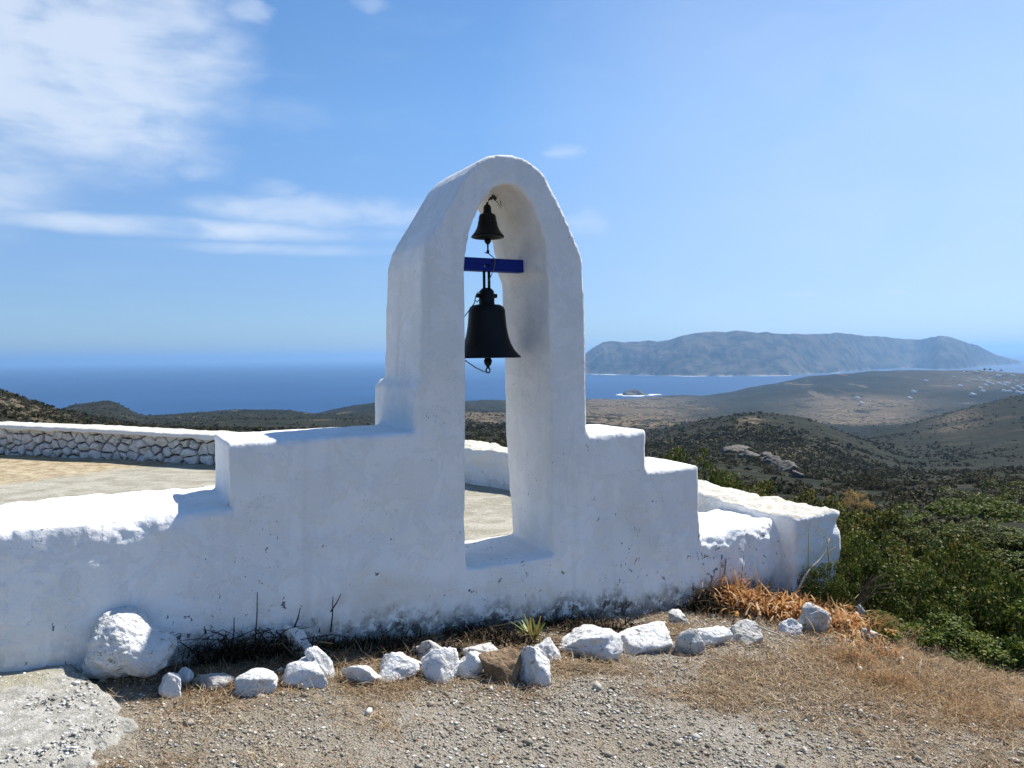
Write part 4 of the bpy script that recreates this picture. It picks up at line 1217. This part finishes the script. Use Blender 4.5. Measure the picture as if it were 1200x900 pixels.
# burnt looking dead shrub in the wall shade, and the smaller ones along the wall foot
def dead_shrub(label, x, y, wpx, hpx, n_, tall=()):
    c = on_ground(x, y); k_ = c[1]/900
    m = MB(); rg_ = np.random.default_rng(int(x))
    for i in range(n_):
        bx_ = c[0]+rg_.normal(0, wpx*k_*.28); by_ = c[1]+rg_.normal(0, .05)
        hh_ = hpx*k_*rg_.uniform(.25, 1.0); dx, dy = rg_.normal(0, .10), rg_.normal(0, .06)
        z_ = float(ground_z(bx_, by_))
        hh_ *= rg_.random()**.6; q1, q2 = rg_.normal(0, .035, 2)
        m.tube([(bx_, by_, z_-.02), (bx_+dx*.2+q1*.5, by_+dy*.3, z_+hh_*.4), (bx_+dx*.6+q1, by_+dy*.6, z_+hh_*.75), (bx_+dx*1.1+q2, by_+dy, z_+hh_*1.0), (bx_+dx*1.6+q2*2, by_+dy*1.4, z_+hh_*rg_.uniform(.7, 1.05))], [.0035, .003, .0025, .002, .001], 5)
    for (x0, y0, x1, y1) in tall:
        m.tube([Pd(x0, y0, c[1]), Pd((x0+x1)/2+1, (y0+y1)/2, c[1]), Pd(x1, y1, c[1])], [.0042, .0032, .002], 6)
    for i in range(len(m.v)):
        q = m.v[i]; s_ = wall_s(q[0], q[1])
        if s_ > -.075: m.v[i] = (q[0]-N[0]*(s_+.075), q[1]-N[1]*(s_+.075), q[2])
    o = m.obj('dead_shrub', M['dead'])
    tag(o, label, 'dead shrub')
    nl = int(n_*22)
    X = c[0]+RNG.normal(0, wpx*k_*.27, nl); Y = c[1]+RNG.normal(0, .05, nl); Z = ground_z(X, Y)+np.abs(RNG.normal(0, hpx*k_*.22, nl))
    s_ = wall_s(X, Y); X = X-N[0]*np.maximum(0, s_+.1); Y = Y-N[1]*np.maximum(0, s_+.1)
    v, f = blades(X, Y, Z, RNG.uniform(.02, .06, nl), RNG.uniform(.005, .014, nl), RNG.uniform(.2, 1.6, nl), RNG.uniform(-1, 1.5, nl), 2)
    make_obj('dead_leaves', v, f, M['dead'], o, False)
dead_shrub('blackened dead shrub with a tall thin stem in the wall shade', 290, 768, 125, 46, 70, ((296, 745, 299, 690), (268, 745, 270, 715), (345, 735, 352, 712)))
dead_shrub('low blackened dead weeds left of the spiky plant', 575, 752, 90, 18, 40)
dead_shrub('thin strip of blackened weeds right of the spiky plant', 690, 738, 130, 14, 40)
dead_shrub('blackened weed strip between the upright stone and the brown rock', 450, 762, 170, 17, 60, ((383, 735, 386, 695), (383, 712, 397, 693)))
dead_shrub('dark dried weed at the wall foot left of the orange leaf heap', 822, 714, 40, 34, 45)

# ------------------------------------------------------------------ shrubs
def shrub_mesh(seed, n_clump, per, leaf, squash=.75, wl=.5):
    """leafy dome of unit radius and height 1 made of clumps of small leaves; returns verts, faces and clump centres"""
    rg_ = np.random.default_rng(seed)
    d = rg_.normal(size=(n_clump, 3)); d[:, 2] = np.abs(d[:, 2])*.9-.12; d /= np.linalg.norm(d, axis=1)[:, None]
    rad = rg_.uniform(.30, 1.0, n_clump)**.5*(1+.42*fbm(d*1.7+seed, 3, seed))
    c = d*rad[:, None]*.86; c[:, 2] = np.maximum(c[:, 2], .04)
    n_ = n_clump*per
    cs = np.repeat(c, per, 0); ds = np.repeat(d, per, 0)
    off = rg_.normal(size=(n_, 3)); off[:, 2] = np.abs(off[:, 2])-.35; off /= np.linalg.norm(off, axis=1)[:, None]
    rc = np.repeat(rg_.uniform(.08, .26, n_clump), per)*(.55+.45*rg_.random(n_)**.5)
    p = cs+off*rc[:, None]*np.array([1, 1, .8])
    nl_ = off*.9+np.array([0, 0, .55])+rg_.normal(size=(n_, 3))*.55
    a = np.cross(nl_, rg_.normal(size=(n_, 3)))+off*.35; a /= np.linalg.norm(a, axis=1)[:, None]
    b = np.cross(nl_, a); b /= np.linalg.norm(b, axis=1)[:, None]
    L = leaf*rg_.uniform(.6, 1.25, n_)[:, None]; w_ = L*wl
    nrm = np.cross(a, b)
    v = np.stack([p, p+a*L*.5+b*w_*.5+nrm*L*.08, p+a*L, p+a*L*.5-b*w_*.5+nrm*L*.08], 1).reshape(-1, 3)
    f = np.arange(n_*4).reshape(-1, 4)
    return v, f, c
def shrub_branches(c, seed, r=.012):
    rg_ = np.random.default_rng(seed); m = MB()
    for k_ in rg_.choice(len(c), min(len(c), 26), replace=False):
        q = c[k_]; mid = q*.5+rg_.normal(0, .06, 3); mid[2] = max(.05, mid[2])
        m.tube([(q[0]*.08, q[1]*.08, -.05), tuple(mid), tuple(q)], [r, r*.7, r*.25], 5)
    return m
SHM = {}
def shrub_proto(key, mat, seed, n_clump, per, leaf):
    v, f, c = shrub_mesh(seed, n_clump, per, leaf)
    me = bpy.data.meshes.new('foliage')
    o = make_obj('foliage', v, f, mat, None, False); me = o.data; bpy.data.objects.remove(o)
    m = shrub_branches(c, seed); o = m.obj('branches', M['twig']); mb_ = o.data; bpy.data.objects.remove(o)
    SHM[key] = (me, mb_)
shrub_proto('olive1', M['leaf_olive'], 1, 58, 230, .052)
shrub_proto('olive2', M['leaf_olive'], 2, 58, 230, .052)
shrub_proto('leaf1', M['leaf'], 3, 70, 190, .052)
shrub_proto('leaf2', M['leaf'], 4, 70, 190, .052)
shrub_proto('bright1', M['leaf_bright'], 5, 52, 240, .056)
shrub_proto('gold', M['golden'], 6, 60, 60, .06)
shrub_proto('far1', M['leaf_far'], 7, 70, 40, .10)
shrub_proto('far2', M['leaf_far'], 8, 70, 40, .10)
def place_shrub(key, label, x, ytop, Yd, wid, group, zfun=None, name='shrub', dep=1.0, cat='shrub', sink=.05):
    top = at_depth(x, ytop, Yd)
    if zfun is None: zg = float(ground_z(top[0], top[1], False))
    else: zg = zfun(top[0], top[1])
    h = max(.25, top[2]-zg+sink)
    t = thing(name, label, cat, (top[0], top[1], zg-sink), group, RNG.uniform(0, 6.28))
    s_ = 1/1.08
    for part, me in zip(('foliage', 'branches'), SHM[key]):
        o = bpy.data.objects.new(part, me); COL.objects.link(o); o.parent = t
    t.scale = (wid/2, wid/2*dep, h*s_)
    return t
GS = 'evergreen shrubs on the slope right of the wall'
NEAR = [
 ('bright1', 'low fresh green shrub in front, lit, beside the dry grass verge', 1110, 712, 4.62, 1.0),
 ('bright1', 'fresh green shrub cut by the right edge of the photo beside the straw', 1205, 690, 4.55, 1.1),
 ('leaf2', 'small dark shrub pressed against the outer end face of the parapet', 968, 652, 5.15, .55),
 ('leaf2', 'dark green shrub close to the parapet end behind the bleached stick', 1000, 615, 5.6, .8),
 ('leaf1', 'dense dark shrub right of the parapet end, behind the arching grass stems', 1062, 628, 5.45, 1.05),
 ('leaf2', 'dark green shrub rising behind the low fresh green one', 1145, 640, 5.6, 1.2),
 ('leaf1', 'tall dark shrub at the right edge of the photo behind the fresh green ones', 1225, 650, 5.5, 1.2),
 ('olive1', 'olive tinted shrub directly beyond the outer end of the parapet', 1000, 572, 6.9, 1.25),
 ('olive2', 'olive tinted shrub with yellow leaf tips right of the parapet end', 1078, 594, 6.7, 1.3),
 ('olive1', 'olive shrub filling the slope between the dark tall shrub and the green thicket', 1165, 634, 6.9, 1.4),
 ('olive2', 'olive shrub showing over the middle of the parapet', 925, 557, 8.1, 1.4),
 ('olive1', 'olive shrub beyond the parapet, left of the golden dry bush', 965, 562, 8.6, 1.5),
 ('olive2', 'olive shrub just below the golden dry bush', 1036, 580, 8.4, 1.5),
 ('olive1', 'olive shrub peeking over the parapet next to the lower wall step', 870, 546, 9.3, 1.5),
 ('leaf1', 'dark shrub behind the lowest wall step', 828, 533, 10.5, 1.6),
 ('olive2', 'wide olive shrub behind the parapet under the pale rock outcrop', 900, 550, 11.0, 1.9),
 ('leaf2', 'dark bush showing behind the middle wall step', 785, 518, 12.5, 1.8),
 ('olive1', 'dark olive bush touching the corner of the upper wall step', 768, 508, 15.0, 1.8),
 ('olive2', 'leafy olive bush standing just above the lowest wall step', 812, 519, 13.2, 1.9),
 ('olive2', 'rounded olive bush seen between the steps and the rock outcrop', 845, 528, 13.5, 1.8),
]
for key, lab, x, yt, Yd, wd in NEAR:
    place_shrub(key, lab, x, yt, Yd, wd, GS)
hz_ = lambda X, Y: float(hill_z(X, Y, False))
GT = 'green thicket shrubs further down the slope'
for i, (key, lab, x, yt, Yd, wd) in enumerate([
 ('bright1', 'deep green thicket shrub right of the golden dry bush', 1060, 584, 17.5, 2.6),
 ('bright1', 'deep green thicket shrub with a broad flat top', 1115, 578, 18.5, 3.0),
 ('bright1', 'deep green thicket shrub at the right edge of the photo', 1180, 582, 18.0, 3.0),
 ('leaf1', 'mid green thicket shrub below the broad flat topped one', 1100, 604, 14.5, 2.2),
 ('leaf2', 'mid green thicket shrub lower right of the thicket', 1170, 612, 14.0, 2.4),
 ('bright1', 'fresh green thicket shrub low at the right edge above the dark tall shrub', 1225, 622, 13.5, 2.4),
 ('leaf1', 'dark thicket bush at the top right of the green thicket', 1150, 567, 24.0, 3.2),
 ('leaf2', 'dark thicket bush furthest up in the right corner', 1205, 566, 26.0, 3.6)]):
    place_shrub(key, lab, x, yt, Yd, wd, GT, lambda X, Y: min(hz_(X, Y)-.3, -2.0))
place_shrub('gold', 'golden dry bush standing out on the slope beyond the parapet', 1003, 568, 15.5, .75, None, lambda X, Y: float(at_depth(1003, 592, 15.5)[2]), 'dry_bush')
place_shrub('gold', 'purplish brown dried bush at the foot of the fresh green shrub', 1035, 752, 4.75, .28, None, None, 'dry_bush')
SHM['x'] = SHM['gold']

# mid distance bushes you can tell apart
GD = 'dark round bushes in the valley'
for x, yb, wpx, hpx in ((1008, 570, 46, 26), (1030, 574, 42, 22), (1052, 577, 30, 14), (1020, 560, 30, 14), (1150, 566, 60, 16), (1185, 568, 50, 18), (1100, 572, 36, 10), (940, 560, 34, 16), (905, 556, 30, 14)):
    p = on_hill(x, yb, 40.0); Yd = p[1]
    t = thing('bush', 'dark round bush in the valley below the hilltop', 'bush', tuple(p-np.array([0, 0, .2])), GD, RNG.uniform(0, 6))
    for part, me in zip(('foliage', 'branches'), SHM['far1' if wpx % 4 else 'far2']):
        o = bpy.data.objects.new(part, me); COL.objects.link(o); o.parent = t
    t.scale = (wpx*Yd/1800, wpx*Yd/1800, hpx*Yd/900)
GX = 'bushes beyond the courtyard wall'
# rock outcrop
OL = ['leftmost and highest pale slab of the rock outcrop beyond the steps', 'broad pale slab second from the top of the outcrop', 'long pale rib in the middle of the outcrop', 'pale rib of the outcrop running down to the parapet', 'lowest pale knob of the rock outcrop', 'thin pale ledge near the top of the outcrop', 'thin pale ledge in the middle of the outcrop']
for i, (x, y, w, h) in enumerate(((858, 527, 34, 9), (880, 533, 36, 10), (903, 541, 34, 12), (922, 550, 28, 14), (934, 557, 16, 10), (868, 524, 26, 6), (895, 533, 22, 7))):
    p = on_hill(x, y+3, 40.0); Yd = p[1]
    v, f = rock_verts(200+i, 4, 12, 30, .16)
    v = v*np.array([w*Yd/1800, w*Yd/1800*.9, h*Yd/900*.95])
    o = make_obj('outcrop_rock', v, f, M['rock_pale'], None, True); o.location = tuple(p); tag(o, OL[i], 'rock', 'rock outcrop on the scrub slope')

# scrub mass on the slopes
def scrub(n, r0, r1, smin, smax, sub, seed, mat, name, label, azr=(-.66, .64), dens=None, flat=.62):
    rg_ = np.random.default_rng(seed)
    a = rg_.uniform(*azr, n); r = np.sqrt(rg_.uniform(r0**2, r1**2, n)) if r1 < 500 else np.exp(rg_.uniform(math.log(r0), math.log(r1), n))
    X, Y = r*np.sin(a), r*np.cos(a)
    pt_ = fbm2(X, Y, 1/70., octaves=4, seed=seed)
    k_ = rg_.random(n) < np.clip(.5+1.6*pt_, .05, 1)
    X, Y, r = X[k_], Y[k_], r[k_]
    Z = hill_z(X, Y); k_ = (Z > SEA+6) & ~((np.abs(X+1.5) < 11.5) & (Y < 16))
    X, Y, Z, r = X[k_], Y[k_], Z[k_], r[k_]
    m_ = len(X); q_ = sub
    sz = smin+(smax-smin)*rg_.random(m_)**2.5
    c_ = rg_.normal(size=(m_, q_, 3)); c_ /= np.linalg.norm(c_, axis=2)[..., None]; c_[..., 2] = np.abs(c_[..., 2])*flat
    c_ = c_*(rg_.random((m_, q_, 1))**.4)*sz[:, None, None]
    c_ = c_+np.stack([X, Y, Z], 1)[:, None, :]
    e1 = rg_.normal(size=(m_, q_, 3)); e1 /= np.linalg.norm(e1, axis=2)[..., None]
    e2 = np.cross(e1, rg_.normal(size=(m_, q_, 3))); e2 /= np.linalg.norm(e2, axis=2)[..., None]
    w_ = (sz*1.5/math.sqrt(q_))[:, None, None]*rg_.uniform(.6, 1.4, (m_, q_, 1))
    v = np.stack([c_-e1*w_, c_+e2*w_*.6, c_+e1*w_, c_-e2*w_*.6], 2)
    F = np.arange(m_*q_*4).reshape(-1, 4)
    o = make_obj(name, v.reshape(-1, 3), F, mat, None, False)
    stuff(o, label, 'scrub')
def leafy_scrub(n, r0, r1, size, seed, name, label, azr):
    rg_ = np.random.default_rng(seed)
    v0, f0, c0 = shrub_mesh(seed, 40, 14, .20, wl=.7)
    a = rg_.uniform(*azr, n); r = np.sqrt(rg_.uniform(r0**2, r1**2, n)); X, Y = r*np.sin(a), r*np.cos(a)
    k_ = (rg_.random(n) < np.clip(.55+1.5*fbm2(X, Y, 1/14., octaves=3, seed=seed), .05, 1)) & ~((np.abs(X+1.5) < 11.5) & (Y < 15.5))
    X, Y = X[k_], Y[k_]; Z = hill_z(X, Y); m_ = len(X)
    s_ = size*rg_.uniform(.5, 1.25, m_); an = rg_.uniform(0, 6.28, m_); c, sn = np.cos(an)[:, None], np.sin(an)[:, None]
    vx = v0[None, :, 0]*c-v0[None, :, 1]*sn; vy = v0[None, :, 0]*sn+v0[None, :, 1]*c
    v = np.stack([vx*s_[:, None]+X[:, None], vy*s_[:, None]+Y[:, None], v0[None, :, 2]*s_[:, None]*.75+Z[:, None]-.1], 2)
    F = (f0[None]+(np.arange(m_)*len(v0))[:, None, None]).reshape(-1, 4)
    o = make_obj(name, v.reshape(-1, 3), F, M['leaf_far'], None, False); stuff(o, label, 'scrub')
leafy_scrub(420, 14, 55, .75, 15, 'scrub', 'low dark evergreen scrub covering the slope just beyond the hilltop', (-.62, .64))
scrub(14000, 50, 260, .3, 1.0, 26, 16, M['leaf_far'], 'scrub', 'low dark scrub dotting the slopes around the hilltop')
scrub(70000, 240, 3300, .4, 1.6, 8, 17, M['leaf_far'], 'scrub', 'far off dark scrub dotting the hills down to the sea')

# islet, village
d = ray(746, 462)
v, f = rock_verts(301, 4, 12, 12, .12)
v = v*np.array([55, 42, 15]); v[:, 2] = np.where(v[:, 2] > 0, v[:, 2]*(1+.5*np.sin(v[:, 0]*.05+2)), v[:, 2])
o = make_obj('islet', v+np.array([pi_[0], pi_[1], SEA]), f, M['island']); tag(o, 'small dark rocky islet ringed with surf in the strait', 'islet')

def house_mesh(seed):
    rg_ = np.random.default_rng(seed); m = MB()
    w, d_, h = rg_.uniform(5, 8), rg_.uniform(4, 6), rg_.uniform(3, 3.6)
    m.box((0, 0, h/2-.5), w, d_, h/2+.5)
    m.box((0, 0, h+.18), w+.15, d_+.15, .18)
    m.box((-w*.35, .6, h+1.55), w*.55, d_*.7, 1.2)
    m.box((w*.5, -d_-1.0, 1.0), w*.35, 1.0, 1.5)
    return m
VH = []
HP = []
for sd in range(4):
    o = house_mesh(sd).obj('house', M['house'], None, False); VH.append(o.data); bpy.data.objects.remove(o)
HPX = [(1134, 447), (1118, 442), (1155, 452), (1163, 451), (1171, 450), (1149, 455), (1158, 449), (1177, 452), (1180, 450), (1193, 454), (1187, 456), (1198, 452), (1160, 444), (1170, 441), (1187, 441), (1191, 447), (1183, 459), (1193, 460),
       (1198, 457), (1148, 444), (1130, 437), (1143, 436), (1005, 467), (1071, 460), (1066, 467), (1010, 473), (1085, 447), (1177, 459), (1200, 462), (1140, 463), (1152, 459), (1125, 453)]
for i, (x, y) in enumerate(HPX):
    p = on_hill(x, y, 900.0)
    o = bpy.data.objects.new('village_house', VH[i % 4]); COL.objects.link(o)
    o.location = tuple(p); o.rotation_euler = (0, 0, random.uniform(-.4, .4)); sc_ = random.uniform(.6, 1.0); o.scale = (sc_, sc_, sc_)
    tag(o, 'tiny white flat roofed house in the village on the far hill', 'house', 'white village houses on the far hill')
for i, (x, y) in enumerate(((1133, 436), (1154, 434), (1160, 434), (1165, 435), (1173, 435))):
    p = on_hill(x, y, 1500.0)
    t = thing('tree', 'dark far off tree on the crest of the far hill', 'tree', tuple(p), 'far trees on the crest', i)
    o = bpy.data.objects.new('crown', SHM['far1'][0]); COL.objects.link(o); o.parent = t; o.scale = (3.2, 3.2, 4.5-i*.5); o.location = (0, 0, 1)
    m = MB(); m.tube([(0, 0, -1), (0, 0, 5)], [.5, .3], 6); m.obj('trunk', M['twig'], t)

# ------------------------------------------------------------------ haze
m = MB(); m.box((0, 34000, (SEA-30+174)/2), 72000, 38000, (174-(SEA-30))/2)
t = NT('sea haze')
vp = t.n('ShaderNodeVolumePrincipled')
vp.inputs['Color'].default_value = (.34, .62, 1.0, 1); vp.inputs['Density'].default_value = .85e-4
vp.inputs['Anisotropy'].default_value = .3
t.l(vp.outputs[0], t.out.inputs['Volume'])
hz = m.obj('haze', t.m, None, False); stuff(hz, 'thin blue sea haze over the strait and hills', 'haze')

# ------------------------------------------------------------------ sky, sun, camera
_kd = U*.75+N*.14
SD = Vector((_kd[0], _kd[1], 1)).normalized()
elev = math.asin(SD.z); azim = math.atan2(SD.x, SD.y)
w = bpy.data.worlds.new('World'); sc.world = w; w.use_nodes = True
nt = w.node_tree; nt.nodes.clear()
T = NT.__new__(NT); T.t = nt; T.m = None
out = nt.nodes.new('ShaderNodeOutputWorld'); bg = nt.nodes.new('ShaderNodeBackground'); nt.links.new(bg.outputs[0], out.inputs[0])
sky = nt.nodes.new('ShaderNodeTexSky'); sky.sky_type = 'NISHITA'; sky.sun_disc = False
sky.sun_elevation = elev; sky.sun_rotation = azim; sky.altitude = 150; sky.air_density = 1.0; sky.dust_density = .15; sky.ozone_density = 4.5
dv = nt.nodes.new('ShaderNodeTexCoord').outputs['Generated']
x_, y_, z_ = T.sep(dv)
az_n = T.math('MULTIPLY', T.math('ARCTAN2', x_, y_), 57.2958)
el_n = T.math('MULTIPLY', T.math('ARCSINE', z_), 57.2958)
cmb = nt.nodes.new('ShaderNodeCombineXYZ'); nt.links.new(az_n, cmb.inputs[0]); nt.links.new(el_n, cmb.inputs[1])
ang = cmb.outputs[0]
def pxa(x, y):
    d = Vector(ray(x, y)).normalized(); return math.degrees(math.atan2(d.x, d.y)), math.degrees(math.asin(d.z))
nz1 = T.noise(T.vmath('MULTIPLY', ang, (.7, 1.0, 1)), .15, 5, .55, .5)
nz2 = T.noise(T.vmath('MULTIPLY', ang, (.35, 1.3, 1)), .45, 5, .52, .4)
# (px x, px y, half width px, half height px, gain, noise amount)
CL = [(60, 50, 250, 150, 1.25), (170, 90, 150, 95, .9), (90, 165, 220, 34, .75), (235, 195, 60, 22, .55), (-150, 90, 260, 170, 1.0), (330, 135, 90, 26, .35), (285, 12, 40, 22, .6),
      (220, 268, 360, 15, .80), (390, 250, 190, 27, .78), (320, 292, 230, 10, .52), (320, 222, 42, 15, .5), (660, 178, 34, 12, .62), (686, 262, 40, 24, .5), (434, 4, 30, 14, .45), (945, 345, 30, 5, .45), (1050, 342, 22, 5, .5), (0, 262, 150, 10, .3)]
wrp = nt.nodes.new('ShaderNodeTexNoise'); nt.links.new(T.vmath('MULTIPLY', ang, (.6, 1.3, 1)), wrp.inputs['Vector']); wrp.inputs['Scale'].default_value = .55; wrp.inputs['Detail'].default_value = 5; wrp.inputs['Roughness'].default_value = .6
wr = T.sep(T.vmath('SUBTRACT', wrp.outputs['Color'], (.5, .5, .5)))
az_w = T.math('ADD', az_n, T.math('MULTIPLY', wr[0], 3.2)); el_w = T.math('ADD', el_n, T.math('MULTIPLY', wr[1], 1.5))
acc = None
for cx_, cy_, hw_, hh_, g_ in CL:
    a0, e0 = pxa(cx_, cy_); sa, se = hw_/900*57.3*(.9 if abs(cx_-600) > 300 else 1), hh_/900*57.3
    da = T.math('DIVIDE', T.math('SUBTRACT', az_w, a0), sa); de = T.math('DIVIDE', T.math('SUBTRACT', el_w if hh_ > 16 else T.math('ADD', el_n, T.math('MULTIPLY', wr[1], .45)), e0), se)
    r2 = T.math('ADD', T.math('MULTIPLY', da, da), T.math('MULTIPLY', de, de))
    fall = T.math('MULTIPLY', T.math('SUBTRACT', 1.0, r2, True), g_)
    acc = fall if acc is None else T.math('MAXIMUM', acc, fall)
nn_ = T.math('ADD', T.math('MULTIPLY', nz1, .62), T.math('MULTIPLY', nz2, .38))
dens = T.math('MULTIPLY', acc, T.lin(nn_, .32, .68, .28, 1.32))
dens = T.ss(dens, .06, .95)
veil = T.math('MULTIPLY', T.ss(nz2, .5, .8), .06)
dens = T.math('MULTIPLY', T.math('MAXIMUM', dens, veil), .74)
a0, e0 = pxa(1250, 130)
va, ve = T.math('DIVIDE', T.math('SUBTRACT', az_n, a0), 38.0), T.math('DIVIDE', T.math('SUBTRACT', el_n, e0), 30.0)
v2 = T.math('SUBTRACT', 1.0, T.math('ADD', T.math('MULTIPLY', va, va), T.math('MULTIPLY', ve, ve)), True)
dens = T.math('ADD', dens, T.math('MULTIPLY', T.math('MULTIPLY', v2, T.lin(nz1, .3, .7, .26, .36)), T.math('SUBTRACT', 1.0, dens)))
ccol = (5.3, 5.9, 6.7, 1)
hs = nt.nodes.new('ShaderNodeHueSaturation'); hs.inputs['Saturation'].default_value = 1.12; nt.links.new(sky.outputs[0], hs.inputs['Color'])
# the marine air low over the sea is bluer and dimmer than the model sky
rp = nt.nodes.new('ShaderNodeValToRGB'); nt.links.new(T.lin(el_n, 0, 20, 0, 1), rp.inputs[0])
re_ = rp.color_ramp.elements; re_[0].position = 0; re_[0].color = (.38, .52, .82, 1); re_[1].position = .85; re_[1].color = (1, 1, 1, 1)
for ps_, cc_ in ((.09, (.46, .59, .83, 1)), (.24, (.60, .65, .81, 1)), (.5, (.86, .83, .89, 1))):
    e_ = re_.new(ps_); e_.color = cc_
tn = nt.nodes.new('ShaderNodeMix'); tn.data_type = 'RGBA'; tn.blend_type = 'MULTIPLY'; tn.inputs[0].default_value = 1
nt.links.new(hs.outputs[0], tn.inputs[6]); nt.links.new(rp.outputs[0], tn.inputs[7])
mixn = T.mix(dens, tn.outputs[2], ccol)
nt.links.new(mixn, bg.inputs[0]); bg.inputs[1].default_value = .084

sl = bpy.data.lights.new('Sun', 'SUN'); sl.energy = 4.2; sl.angle = math.radians(.53); sl.color = (1, .955, .89)
so = bpy.data.objects.new('Sun', sl); COL.objects.link(so)
so.rotation_euler = SD.to_track_quat('Z', 'Y').to_euler()

cam = bpy.data.cameras.new('Camera'); cam.sensor_width = 36; cam.lens = 27.0; cam.clip_start = .05; cam.clip_end = 150000
camo = bpy.data.objects.new('Camera', cam); COL.objects.link(camo)
camo.matrix_world = Matrix.Translation((0, 0, CZ)) @ RC.to_4x4()
sc.camera = camo
sc.view_settings.view_transform = 'Standard'; sc.view_settings.look = 'None'; sc.view_settings.gamma = 1; sc.view_settings.exposure = .88
sc.view_settings.use_curve_mapping = False
sc.render.engine = 'CYCLES'
cy_ = sc.cycles
cy_.use_denoising = True
try: cy_.denoiser = 'OPENIMAGEDENOISE'
except Exception: pass
cy_.max_bounces = 8; cy_.diffuse_bounces = 4; cy_.glossy_bounces = 2; cy_.transmission_bounces = 2; cy_.volume_bounces = 0; cy_.transparent_max_bounces = 4
cy_.caustics_reflective = False; cy_.caustics_refractive = False
